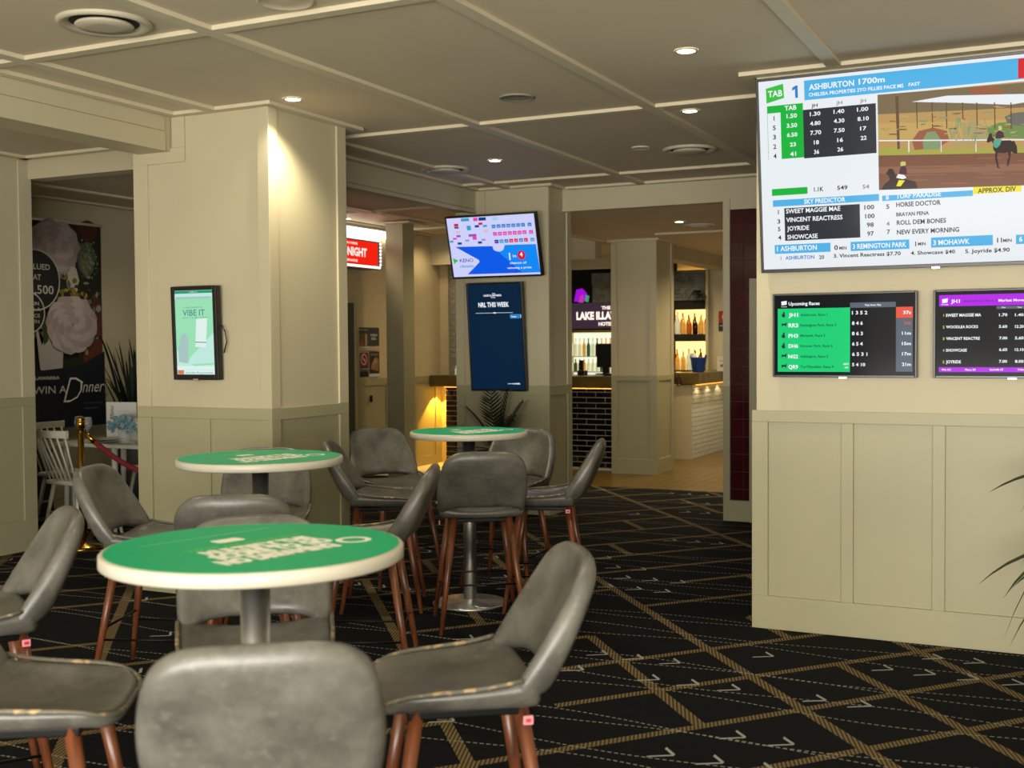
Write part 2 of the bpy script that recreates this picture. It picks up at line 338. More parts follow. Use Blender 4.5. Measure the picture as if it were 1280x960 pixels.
RACE_BOARD = [
  ('r', 0.136, 0.882, 0.868, 0.983, 'cyan'),
  ('p', [(0.022, 0.961), (0.074, 0.979), (0.076, 0.905), (0.023, 0.884)], 'lime'),
  ('t', 'TAB', 0.028, 0.916, 0.071, 0.033, 'white'),
  ('r', 0.079, 0.891, 0.135, 0.984, 'paper'),
  ('p', [(0.1, 0.938), (0.101, 0.953), (0.112, 0.963), (0.117, 0.962), (0.117, 0.898), (0.109, 0.899), (0.109, 0.944)], 'blue'),
  ('t', 'ASHBURTON', 0.15, 0.932, 0.28, 0.03, 'white'),
  ('t', '1700m', 0.293, 0.935, 0.366, 0.029, 'white'),
  ('t', 'CHELSEA PROPERTIES 2YO FILLIES PACE MS', 0.149, 0.899, 0.417, 0.018, 'white'),
  ('t', 'FAST', 0.431, 0.901, 0.462, 0.017, 'white'),
  ('r', 0.718, 0.886, 0.867, 0.98, 'red'),
  ('r', 0.024, 0.587, 0.131, 0.869, 'green'),
  ('r', 0.025, 0.587, 0.064, 0.831, 'paper'),
  ('r', 0.131, 0.581, 0.34, 0.833, 'panel'),
  ('t', 'TAB', 0.077, 0.839, 0.112, 0.024, 'white'),
  ('t', 'JH', 0.156, 0.842, 0.174, 0.018, 'ink'),
  ('t', 'JH', 0.228, 0.844, 0.246, 0.018, 'grey'),
  ('t', 'JH', 0.295, 0.843, 0.313, 0.017, 'grey'),
  ('t', '1', 0.04, 0.792, 0.049, 0.024, 'ink'),
  ('t', '1.50', 0.082, 0.798, 0.113, 0.022, 'white'),
  ('t', '1.30', 0.151, 0.798, 0.182, 0.021, 'white'),
  ('t', '1.40', 0.22, 0.799, 0.251, 0.021, 'white'),
  ('t', '1.00', 0.287, 0.799, 0.319, 0.021, 'white'),
  ('t', '5', 0.04, 0.742, 0.049, 0.024, 'ink'),
  ('t', '3.50', 0.082, 0.748, 0.113, 0.022, 'white'),
  ('t', '4.80', 0.151, 0.749, 0.182, 0.021, 'white'),
  ('t', '4.30', 0.22, 0.751, 0.251, 0.021, 'white'),
  ('t', '8.10', 0.288, 0.751, 0.32, 0.021, 'white'),
  ('t', '3', 0.04, 0.693, 0.049, 0.025, 'ink'),
  ('t', '6.50', 0.082, 0.7, 0.113, 0.021, 'white'),
  ('t', '7.70', 0.151, 0.7, 0.183, 0.022, 'white'),
  ('t', '7.50', 0.22, 0.702, 0.251, 0.021, 'white'),
  ('t', '17', 0.295, 0.702, 0.313, 0.02, 'white'),
  ('t', '2', 0.04, 0.643, 0.049, 0.025, 'ink'),
  ('t', '23', 0.09, 0.649, 0.108, 0.021, 'white'),
  ('t', '18', 0.161, 0.65, 0.176, 0.021, 'white'),
  ('t', '16', 0.229, 0.652, 0.246, 0.021, 'white'),
  ('t', '22', 0.296, 0.653, 0.313, 0.021, 'white'),
  ('t', '4', 0.04, 0.593, 0.049, 0.025, 'ink'),
  ('t', '41', 0.09, 0.599, 0.108, 0.022, 'white'),
  ('t', '36', 0.161, 0.6, 0.176, 0.022, 'white'),
  ('t', '26', 0.229, 0.604, 0.246, 0.021, 'white'),
  ('r', 0.032, 0.395, 0.139, 0.431, 'green'),
  ('t', '1.1K', 0.158, 0.404, 0.186, 0.023, 'ink'),
  ('t', '549', 0.226, 0.405, 0.256, 0.022, 'ink'),
  ('t', '54', 0.299, 0.402, 0.318, 0.022, 'grey'),
  ('r', 0.034, 0.336, 0.345, 0.371, 'cyan'),
  ('t', 'SKY PREDICTOR', 0.128, 0.343, 0.249, 0.024, 'white'),
  ('r', 0.068, 0.151, 0.29, 0.325, 'panel'),
  ('t', '1', 0.047, 0.296, 0.053, 0.023, 'ink'),
  ('t', 'SWEET MAGGIE MAE', 0.073, 0.297, 0.234, 0.024, 'white'),
  ('t', '100', 0.303, 0.295, 0.331, 0.023, 'ink'),
  ('t', '3', 0.046, 0.246, 0.055, 0.023, 'ink'),
  ('t', 'VINCENT REACTRESS', 0.073, 0.251, 0.24, 0.024, 'white'),
  ('t', '100', 0.305, 0.249, 0.332, 0.023, 'ink'),
  ('t', '5', 0.047, 0.205, 0.055, 0.023, 'ink'),
  ('t', 'JOYRIDE', 0.075, 0.205, 0.141, 0.024, 'white'),
  ('t', '98', 0.309, 0.204, 0.329, 0.023, 'ink'),
  ('t', '4', 0.047, 0.159, 0.057, 0.023, 'ink'),
  ('t', 'SHOWCASE', 0.075, 0.159, 0.166, 0.024, 'white'),
  ('t', '97', 0.31, 0.158, 0.329, 0.023, 'ink'),
  ('r', 0.354, 0.333, 0.601, 0.361, 'cyan'),
  ('r', 0.602, 0.341, 0.727, 0.38, 'yellow'),
  ('t', '8', 0.364, 0.339, 0.373, 0.022, 'paper'),
  ('t', 'TURF PARADISE', 0.393, 0.342, 0.516, 0.025, 'white'),
  ('t', 'APPROX. DIV', 0.614, 0.344, 0.713, 0.025, 'ink'),
  ('t', '5', 0.365, 0.293, 0.374, 0.023, 'ink'),
  ('t', 'HORSE DOCTOR', 0.393, 0.299, 0.515, 0.024, 'ink'),
  ('t', 'BRAYAN PENA', 0.393, 0.251, 0.483, 0.02, 'ink'),
  ('t', '4', 0.365, 0.205, 0.374, 0.023, 'grey'),
  ('t', 'ROLL DEM BONES', 0.394, 0.207, 0.529, 0.024, 'ink'),
  ('t', '7', 0.366, 0.163, 0.375, 0.023, 'ink'),
  ('t', 'NEW EVERY MORNING', 0.394, 0.158, 0.564, 0.024, 'ink'),
  ('r', 0.036, 0.083, 0.203, 0.131, 'cyan'),
  ('t', '1 ASHBURTON', 0.043, 0.097, 0.163, 0.027, 'white'),
  ('t', '0', 0.214, 0.092, 0.225, 0.025, 'ink'),
  ('t', 'MIN', 0.229, 0.092, 0.25, 0.017, 'ink'),
  ('r', 0.262, 0.082, 0.428, 0.13, 'cyan'),
  ('t', '3 REMINGTON PARK', 0.268, 0.093, 0.42, 0.026, 'white'),
  ('t', '1', 0.442, 0.094, 0.45, 0.024, 'ink'),
  ('t', 'MIN', 0.452, 0.097, 0.473, 0.016, 'ink'),
  ('r', 0.488, 0.083, 0.653, 0.134, 'cyan'),
  ('t', '3 MOHAWK', 0.494, 0.095, 0.592, 0.026, 'white'),
  ('t', '11', 0.664, 0.095, 0.677, 0.024, 'ink'),
  ('t', 'MIN', 0.68, 0.096, 0.702, 0.016, 'ink'),
  ('r', 0.713, 0.083, 0.871, 0.129, 'cyan'),
  ('t', '6 BATAVIA', 0.721, 0.095, 0.813, 0.026, 'white'),
  ('t', '1', 0.052, 0.05, 0.057, 0.019, 'grey'),
  ('t', 'ASHBURTON', 0.068, 0.05, 0.155, 0.02, 'blue'),
  ('t', '20', 0.169, 0.047, 0.184, 0.02, 'ink'),
  ('t', '3. Vincent Reactress $7.70', 0.212, 0.051, 0.404, 0.02, 'ink'),
  ('t', '4. Showcase $40', 0.432, 0.05, 0.553, 0.019, 'ink'),
  ('t', '5. Joyride $4.90', 0.58, 0.048, 0.697, 0.02, 'ink'),
  ('r', 0.346, 0.393, 0.868, 0.87, 'sand'),
]
RACE_PICTURE = [
  ('p', [(0.346, 0.873), (0.734, 0.863), (0.868, 0.858), (0.868, 0.735), (0.346, 0.775)], 'brush'),
  ('p', [(0.439, 0.822), (0.534, 0.836), (0.732, 0.81), (0.868, 0.791), (0.868, 0.746), (0.732, 0.769), (0.699, 0.764), (0.571, 0.794)], 'paper'),
  ('p', [(0.589, 0.853), (0.623, 0.867), (0.668, 0.852), (0.69, 0.817), (0.602, 0.829)], 'rust'),
  ('p', [(0.346, 0.728), (0.868, 0.678), (0.869, 0.577), (0.346, 0.649)], 'straw'),
  ('p', [(0.439, 0.629), (0.458, 0.674), (0.497, 0.685), (0.534, 0.663), (0.54, 0.614), (0.509, 0.583), (0.446, 0.581)], 'rust'),
  ('p', [(0.468, 0.625), (0.48, 0.665), (0.503, 0.665), (0.517, 0.623), (0.513, 0.57), (0.471, 0.57)], 'sage'),
  ('p', [(0.639, 0.664), (0.669, 0.682), (0.711, 0.681), (0.732, 0.666), (0.868, 0.645), (0.869, 0.565), (0.639, 0.617)], 'leafy'),
  ('p', [(0.684, 0.708), (0.705, 0.723), (0.732, 0.724), (0.868, 0.696), (0.868, 0.622), (0.693, 0.667)], 'stone'),
  ('p', [(0.54, 0.626), (0.559, 0.694), (0.608, 0.703), (0.639, 0.664), (0.645, 0.598), (0.553, 0.589)], 'drygrass'),
  ('p', [(0.346, 0.594), (0.382, 0.608), (0.446, 0.581), (0.572, 0.571), (0.733, 0.557), (0.869, 0.537), (0.869, 0.509), (0.346, 0.564)], 'meadow'),
  ('p', [(0.346, 0.567), (0.869, 0.514), (0.869, 0.362), (0.346, 0.391)], 'dirt'),
  ('p', [(0.346, 0.509), (0.869, 0.462), (0.869, 0.43), (0.346, 0.473)], 'track'),
  ('p', [(0.451, 0.818), (0.455, 0.818), (0.455, 0.686), (0.453, 0.686)], 'post'),
  ('p', [(0.493, 0.811), (0.496, 0.811), (0.497, 0.68), (0.494, 0.68)], 'post'),
  ('p', [(0.531, 0.804), (0.534, 0.803), (0.535, 0.674), (0.532, 0.674)], 'post'),
  ('p', [(0.574, 0.797), (0.577, 0.796), (0.578, 0.667), (0.575, 0.668)], 'post'),
  ('p', [(0.611, 0.79), (0.614, 0.79), (0.615, 0.661), (0.612, 0.661)], 'post'),
  ('p', [(0.657, 0.783), (0.66, 0.782), (0.661, 0.654), (0.658, 0.655)], 'post'),
  ('p', [(0.699, 0.775), (0.702, 0.774), (0.703, 0.648), (0.699, 0.648)], 'post'),
  ('p', [(0.395, 0.857), (0.404, 0.857), (0.406, 0.592), (0.399, 0.592)], 'post'),
  ('p', [(0.347, 0.645), (0.869, 0.575), (0.869, 0.569), (0.347, 0.639)], 'paper'),
  ('p', [(0.429, 0.633), (0.432, 0.633), (0.432, 0.572), (0.429, 0.572)], 'paper'),
  ('p', [(0.517, 0.62), (0.519, 0.62), (0.519, 0.56), (0.517, 0.561)], 'paper'),
  ('p', [(0.609, 0.607), (0.611, 0.606), (0.611, 0.548), (0.609, 0.548)], 'paper'),
  ('p', [(0.478, 0.711), (0.508, 0.709), (0.499, 0.702), (0.478, 0.707)], 'straw'),
  ('p', [(0.813, 0.669), (0.824, 0.672), (0.829, 0.659), (0.813, 0.665)], 'drygrass'),
  ('p', [(0.601, 0.677), (0.612, 0.677), (0.629, 0.669), (0.601, 0.673)], 'sand'),
  ('p', [(0.36, 0.694), (0.386, 0.693), (0.373, 0.689), (0.36, 0.689)], 'sand'),
  ('p', [(0.793, 0.672), (0.82, 0.67), (0.817, 0.664), (0.793, 0.668)], 'post'),
  ('p', [(0.726, 0.667), (0.753, 0.664), (0.734, 0.663), (0.726, 0.663)], 'sand'),
  ('p', [(0.84, 0.67), (0.866, 0.668), (0.865, 0.66), (0.84, 0.666)], 'post'),
  ('p', [(0.63, 0.708), (0.658, 0.707), (0.658, 0.696), (0.63, 0.703)], 'sand'),
  ('p', [(0.853, 0.634), (0.874, 0.631), (0.871, 0.625), (0.853, 0.628)], 'sand'),
  ('p', [(0.408, 0.705), (0.435, 0.704), (0.42, 0.701), (0.408, 0.701)], 'post'),
  ('p', [(0.787, 0.596), (0.801, 0.594), (0.814, 0.59), (0.787, 0.591)], 'rust'),
  ('p', [(0.576, 0.715), (0.582, 0.717), (0.582, 0.708), (0.576, 0.711)], 'rust'),
  ('p', [(0.527, 0.652), (0.545, 0.654), (0.54, 0.647), (0.527, 0.647)], 'straw'),
  ('p', [(0.662, 0.76), (0.692, 0.756), (0.674, 0.752), (0.662, 0.755)], 'sand'),
  ('p', [(0.847, 0.682), (0.875, 0.682), (0.861, 0.676), (0.847, 0.678)], 'straw'),
  ('p', [(0.623, 0.673), (0.645, 0.671), (0.653, 0.661), (0.623, 0.669)], 'drygrass'),
  ('p', [(0.495, 0.695), (0.507, 0.695), (0.527, 0.684), (0.495, 0.69)], 'post'),
  ('p', [(0.637, 0.767), (0.667, 0.763), (0.651, 0.759), (0.637, 0.762)], 'brush'),
  ('p', [(0.423, 0.706), (0.44, 0.707), (0.438, 0.698), (0.423, 0.702)], 'straw'),
  ('p', [(0.731, 0.749), (0.759, 0.744), (0.745, 0.741), (0.731, 0.744)], 'rust'),
  ('p', [(0.51, 0.698), (0.524, 0.697), (0.524, 0.689), (0.51, 0.693)], 'sand'),
  ('p', [(0.51, 0.732), (0.537, 0.732), (0.534, 0.725), (0.51, 0.728)], 'sage'),
  ('p', [(0.613, 0.674), (0.624, 0.673), (0.629, 0.665), (0.613, 0.669)], 'straw'),
  ('p', [(0.406, 0.758), (0.429, 0.755), (0.434, 0.745), (0.406, 0.753)], 'straw'),
  ('p', [(0.395, 0.694), (0.424, 0.692), (0.406, 0.689), (0.395, 0.689)], 'sand'),
  ('p', [(0.628, 0.741), (0.654, 0.739), (0.654, 0.733), (0.628, 0.736)], 'sage'),
  ('p', [(0.775, 0.732), (0.788, 0.731), (0.786, 0.724), (0.775, 0.728)], 'drygrass'),
  ('p', [(0.495, 0.739), (0.508, 0.74), (0.501, 0.733), (0.495, 0.735)], 'brush'),
  ('p', [(0.458, 0.725), (0.487, 0.725), (0.475, 0.714), (0.458, 0.72)], 'sage'),
  ('p', [(0.822, 0.704), (0.838, 0.705), (0.845, 0.693), (0.823, 0.7)], 'post'),
  ('p', [(0.635, 0.635), (0.642, 0.636), (0.647, 0.625), (0.635, 0.629)], 'sage'),
  ('p', [(0.376, 0.672), (0.395, 0.67), (0.405, 0.663), (0.376, 0.667)], 'post'),
  ('p', [(0.378, 0.737), (0.388, 0.737), (0.402, 0.728), (0.378, 0.733)], 'rust'),
  ('p', [(0.569, 0.637), (0.577, 0.637), (0.599, 0.626), (0.569, 0.633)], 'drygrass'),
  ('p', [(0.766, 0.737), (0.776, 0.738), (0.791, 0.73), (0.766, 0.733)], 'sand'),
  ('p', [(0.757, 0.611), (0.765, 0.614), (0.774, 0.602), (0.757, 0.607)], 'sage'),
  ('p', [(0.562, 0.666), (0.574, 0.667), (0.578, 0.658), (0.562, 0.661)], 'sand'),
  ('p', [(0.75, 0.749), (0.773, 0.745), (0.755, 0.743), (0.75, 0.744)], 'rust'),
  ('p', [(0.369, 0.703), (0.388, 0.701), (0.383, 0.696), (0.369, 0.698)], 'drygrass'),
  ('p', [(0.686, 0.672), (0.698, 0.675), (0.702, 0.667), (0.686, 0.668)], 'straw'),
  ('p', [(0.354, 0.703), (0.361, 0.703), (0.369, 0.695), (0.354, 0.699)], 'sage'),
  ('p', [(0.753, 0.693), (0.758, 0.696), (0.759, 0.685), (0.753, 0.687)], 'sage'),
  ('p', [(0.742, 0.704), (0.757, 0.701), (0.752, 0.698), (0.742, 0.699)], 'post'),
  ('p', [(0.658, 0.644), (0.673, 0.646), (0.687, 0.635), (0.658, 0.639)], 'sand'),
  ('p', [(0.809, 0.622), (0.816, 0.624), (0.836, 0.612), (0.809, 0.618)], 'straw'),
  ('p', [(0.785, 0.665), (0.806, 0.665), (0.803, 0.658), (0.786, 0.66)], 'brush'),
  ('p', [(0.657, 0.764), (0.667, 0.764), (0.675, 0.756), (0.657, 0.76)], 'sand'),
  ('p', [(0.692, 0.703), (0.698, 0.706), (0.7, 0.695), (0.692, 0.698)], 'sage'),
  ('p', [(0.699, 0.633), (0.718, 0.634), (0.705, 0.625), (0.699, 0.627)], 'straw'),
  ('p', [(0.618, 0.664), (0.638, 0.66), (0.638, 0.654), (0.618, 0.658)], 'rust'),
  ('p', [(0.794, 0.715), (0.805, 0.714), (0.805, 0.707), (0.794, 0.71)], 'rust'),
  ('p', [(0.739, 0.693), (0.758, 0.694), (0.757, 0.681), (0.739, 0.687)], 'straw'),
  ('p', [(0.549, 0.747), (0.576, 0.747), (0.565, 0.739), (0.549, 0.742)], 'brush'),
  ('p', [(0.653, 0.626), (0.67, 0.626), (0.68, 0.619), (0.653, 0.622)], 'post'),
  ('p', [(0.403, 0.692), (0.423, 0.69), (0.428, 0.684), (0.403, 0.686)], 'post'),
  ('p', [(0.493, 0.762), (0.512, 0.764), (0.521, 0.753), (0.494, 0.758)], 'drygrass'),
  ('p', [(0.751, 0.649), (0.766, 0.65), (0.771, 0.642), (0.751, 0.645)], 'sage'),
  ('p', [(0.467, 0.794), (0.494, 0.79), (0.487, 0.787), (0.467, 0.789)], 'brush'),
  ('p', [(0.604, 0.643), (0.635, 0.641), (0.624, 0.635), (0.604, 0.639)], 'brush'),
  ('p', [(0.778, 0.622), (0.783, 0.626), (0.784, 0.614), (0.778, 0.618)], 'drygrass'),
  ('p', [(0.753, 0.617), (0.769, 0.616), (0.764, 0.61), (0.753, 0.613)], 'rust'),
  ('p', [(0.701, 0.614), (0.712, 0.616), (0.725, 0.608), (0.701, 0.61)], 'sage'),
  ('p', [(0.674, 0.66), (0.701, 0.657), (0.701, 0.652), (0.674, 0.656)], 'rust'),
  ('p', [(0.574, 0.668), (0.582, 0.668), (0.602, 0.661), (0.574, 0.664)], 'rust'),
  ('p', [(0.588, 0.665), (0.594, 0.666), (0.605, 0.657), (0.589, 0.66)], 'straw'),
  ('p', [(0.464, 0.707), (0.479, 0.708), (0.472, 0.702), (0.464, 0.703)], 'brush'),
  ('p', [(0.695, 0.741), (0.723, 0.737), (0.724, 0.733), (0.695, 0.737)], 'drygrass'),
  ('p', [(0.748, 0.637), (0.769, 0.637), (0.776, 0.625), (0.748, 0.633)], 'straw'),
  ('p', [(0.409, 0.66), (0.432, 0.659), (0.417, 0.653), (0.409, 0.655)], 'straw'),
  ('p', [(0.538, 0.675), (0.561, 0.675), (0.56, 0.666), (0.538, 0.671)], 'post'),
  ('p', [(0.432, 0.493), (0.551, 0.481), (0.505, 0.481), (0.432, 0.489)], 'dirt'),
  ('p', [(0.825, 0.473), (0.886, 0.468), (0.909, 0.46), (0.825, 0.469)], 'rust'),
  ('p', [(0.573, 0.484), (0.626, 0.481), (0.645, 0.473), (0.573, 0.48)], 'dirt'),
  ('p', [(0.716, 0.493), (0.766, 0.49), (0.79, 0.48), (0.716, 0.488)], 'rust'),
  ('p', [(0.732, 0.455), (0.79, 0.451), (0.795, 0.445), (0.732, 0.451)], 'dirt'),
  ('p', [(0.375, 0.481), (0.436, 0.477), (0.473, 0.466), (0.375, 0.476)], 'track'),
  ('p', [(0.799, 0.366), (0.869, 0.361), (0.889, 0.354), (0.799, 0.362)], 'dirt'),
  ('p', [(0.539, 0.412), (0.586, 0.41), (0.596, 0.403), (0.539, 0.407)], 'dirt'),
  ('p', [(0.704, 0.431), (0.814, 0.42), (0.748, 0.423), (0.704, 0.427)], 'rust'),
  ('p', [(0.453, 0.483), (0.557, 0.474), (0.553, 0.469), (0.453, 0.479)], 'rust'),
  ('p', [(0.421, 0.461), (0.535, 0.449), (0.52, 0.445), (0.421, 0.455)], 'rust'),
  ('p', [(0.627, 0.44), (0.681, 0.437), (0.682, 0.431), (0.628, 0.435)], 'track'),
  ('p', [(0.368, 0.439), (0.487, 0.428), (0.48, 0.422), (0.368, 0.434)], 'track'),
  ('p', [(0.52, 0.406), (0.584, 0.402), (0.594, 0.394), (0.52, 0.401)], 'rust'),
  ('p', [(0.706, 0.467), (0.813, 0.457), (0.776, 0.455), (0.706, 0.463)], 'rust'),
  ('p', [(0.454, 0.452), (0.502, 0.45), (0.549, 0.438), (0.454, 0.447)], 'dirt'),
  ('p', [(0.609, 0.448), (0.685, 0.442), (0.66, 0.44), (0.609, 0.444)], 'rust'),
  ('p', [(0.465, 0.425), (0.584, 0.414), (0.574, 0.41), (0.465, 0.42)], 'dirt'),
  ('p', [(0.647, 0.383), (0.758, 0.373), (0.693, 0.375), (0.647, 0.378)], 'dirt'),
  ('p', [(0.675, 0.506), (0.741, 0.5), (0.728, 0.497), (0.675, 0.501)], 'dirt'),
  ('p', [(0.613, 0.519), (0.678, 0.513), (0.673, 0.508), (0.613, 0.514)], 'track'),
  ('p', [(0.71, 0.49), (0.816, 0.478), (0.788, 0.477), (0.71, 0.484)], 'dirt'),
  ('p', [(0.721, 0.405), (0.785, 0.4), (0.813, 0.39), (0.721, 0.4)], 'dirt'),
  ('p', [(0.792, 0.437), (0.887, 0.429), (0.86, 0.427), (0.792, 0.433)], 'dirt'),
  ('p', [(0.755, 0.446), (0.86, 0.436), (0.84, 0.433), (0.755, 0.441)], 'track'),
  ('p', [(0.612, 0.423), (0.694, 0.417), (0.679, 0.413), (0.612, 0.419)], 'rust'),
  ('p', [(0.588, 0.675), (0.591, 0.675), (0.588, 0.722), (0.592, 0.719)], 'straw'),
  ('p', [(0.558, 0.597), (0.56, 0.597), (0.562, 0.644), (0.556, 0.643)], 'straw'),
  ('p', [(0.585, 0.644), (0.587, 0.644), (0.583, 0.692), (0.592, 0.687)], 'drygrass'),
  ('p', [(0.566, 0.646), (0.568, 0.646), (0.572, 0.693), (0.566, 0.69)], 'drygrass'),
  ('p', [(0.561, 0.666), (0.563, 0.666), (0.56, 0.713), (0.555, 0.711)], 'drygrass'),
  ('p', [(0.554, 0.625), (0.556, 0.625), (0.553, 0.673), (0.549, 0.671)], 'drygrass'),
  ('p', [(0.58, 0.649), (0.582, 0.648), (0.572, 0.697), (0.584, 0.693)], 'drygrass'),
  ('p', [(0.58, 0.642), (0.582, 0.641), (0.572, 0.689), (0.588, 0.684)], 'drygrass'),
  ('p', [(0.564, 0.645), (0.566, 0.644), (0.559, 0.693), (0.561, 0.689)], 'drygrass'),
  ('p', [(0.575, 0.668), (0.576, 0.668), (0.567, 0.716), (0.579, 0.712)], 'straw'),
  ('p', [(0.637, 0.582), (0.639, 0.582), (0.642, 0.627), (0.645, 0.625)], 'straw'),
  ('p', [(0.565, 0.656), (0.567, 0.655), (0.571, 0.702), (0.567, 0.7)], 'straw'),
  ('p', [(0.572, 0.675), (0.573, 0.674), (0.571, 0.722), (0.565, 0.72)], 'sage'),
  ('p', [(0.54, 0.682), (0.542, 0.681), (0.534, 0.73), (0.535, 0.728)], 'drygrass'),
  ('p', [(0.588, 0.659), (0.59, 0.659), (0.588, 0.706), (0.585, 0.705)], 'straw'),
  ('p', [(0.574, 0.635), (0.576, 0.635), (0.572, 0.682), (0.577, 0.679)], 'straw'),
  ('p', [(0.571, 0.623), (0.572, 0.623), (0.578, 0.669), (0.564, 0.669)], 'straw'),
  ('p', [(0.558, 0.643), (0.561, 0.643), (0.558, 0.69), (0.56, 0.687)], 'sage'),
  ('p', [(0.608, 0.587), (0.61, 0.587), (0.602, 0.635), (0.612, 0.631)], 'sage'),
  ('p', [(0.579, 0.591), (0.581, 0.59), (0.576, 0.638), (0.573, 0.637)], 'straw'),
  ('p', [(0.584, 0.637), (0.586, 0.636), (0.587, 0.682), (0.581, 0.681)], 'drygrass'),
  ('p', [(0.591, 0.607), (0.592, 0.606), (0.598, 0.652), (0.594, 0.65)], 'straw'),
  ('p', [(0.545, 0.668), (0.546, 0.668), (0.549, 0.714), (0.55, 0.712)], 'drygrass'),
  ('p', [(0.616, 0.61), (0.617, 0.61), (0.608, 0.657), (0.611, 0.655)], 'sage'),
  ('p', [(0.546, 0.626), (0.548, 0.626), (0.538, 0.675), (0.545, 0.671)], 'sage'),
  ('p', [(0.605, 0.582), (0.606, 0.581), (0.596, 0.629), (0.599, 0.626)], 'drygrass'),
  ('p', [(0.574, 0.65), (0.576, 0.65), (0.573, 0.698), (0.579, 0.694)], 'drygrass'),
  ('p', [(0.564, 0.676), (0.566, 0.676), (0.558, 0.725), (0.566, 0.72)], 'sage'),
  ('p', [(0.638, 0.659), (0.639, 0.658), (0.634, 0.706), (0.632, 0.704)], 'sage'),
  ('p', [(0.591, 0.629), (0.593, 0.629), (0.598, 0.675), (0.588, 0.675)], 'sage'),
  ('p', [(0.655, 0.573), (0.663, 0.596), (0.699, 0.593), (0.71, 0.576), (0.717, 0.541), (0.71, 0.526), (0.701, 0.538), (0.687, 0.532), (0.664, 0.535), (0.656, 0.551)], 'horse'),
  ('p', [(0.638, 0.595), (0.645, 0.631), (0.651, 0.635), (0.653, 0.615), (0.664, 0.595), (0.661, 0.568), (0.651, 0.595), (0.642, 0.588)], 'horse'),
  ('p', [(0.701, 0.585), (0.709, 0.589), (0.716, 0.559), (0.717, 0.525), (0.712, 0.526), (0.708, 0.56)], 'horse'),
  ('p', [(0.661, 0.545), (0.667, 0.543), (0.665, 0.514), (0.67, 0.465), (0.675, 0.458), (0.666, 0.463), (0.66, 0.509)], 'horse'),
  ('p', [(0.692, 0.536), (0.702, 0.545), (0.699, 0.509), (0.695, 0.475), (0.69, 0.463), (0.692, 0.499), (0.696, 0.512)], 'horse'),
  ('p', [(0.656, 0.597), (0.667, 0.605), (0.678, 0.598), (0.672, 0.571), (0.664, 0.559), (0.657, 0.567)], 'turq'),
  ('p', [(0.661, 0.606), (0.664, 0.636), (0.672, 0.646), (0.681, 0.633), (0.684, 0.61), (0.674, 0.604)], 'maroon'),
  ('p', [(0.669, 0.665), (0.675, 0.666), (0.679, 0.654), (0.676, 0.643), (0.669, 0.644)], 'helmet'),
  ('p', [(0.382, 0.445), (0.414, 0.441), (0.446, 0.424), (0.453, 0.388), (0.353, 0.391), (0.365, 0.422)], 'horse'),
  ('p', [(0.368, 0.471), (0.376, 0.496), (0.386, 0.493), (0.394, 0.462), (0.398, 0.431), (0.382, 0.42), (0.375, 0.46)], 'horse'),
  ('p', [(0.396, 0.448), (0.402, 0.466), (0.418, 0.459), (0.425, 0.444), (0.414, 0.438)], 'paper'),
  ('p', [(0.403, 0.466), (0.408, 0.499), (0.415, 0.508), (0.424, 0.494), (0.425, 0.461)], 'maroon'),
  ('p', [(0.408, 0.523), (0.414, 0.528), (0.423, 0.524), (0.423, 0.507), (0.409, 0.504)], 'helmet'),
  ('p', [(0.396, 0.405), (0.403, 0.435), (0.42, 0.431), (0.408, 0.403)], 'yellow'),
]
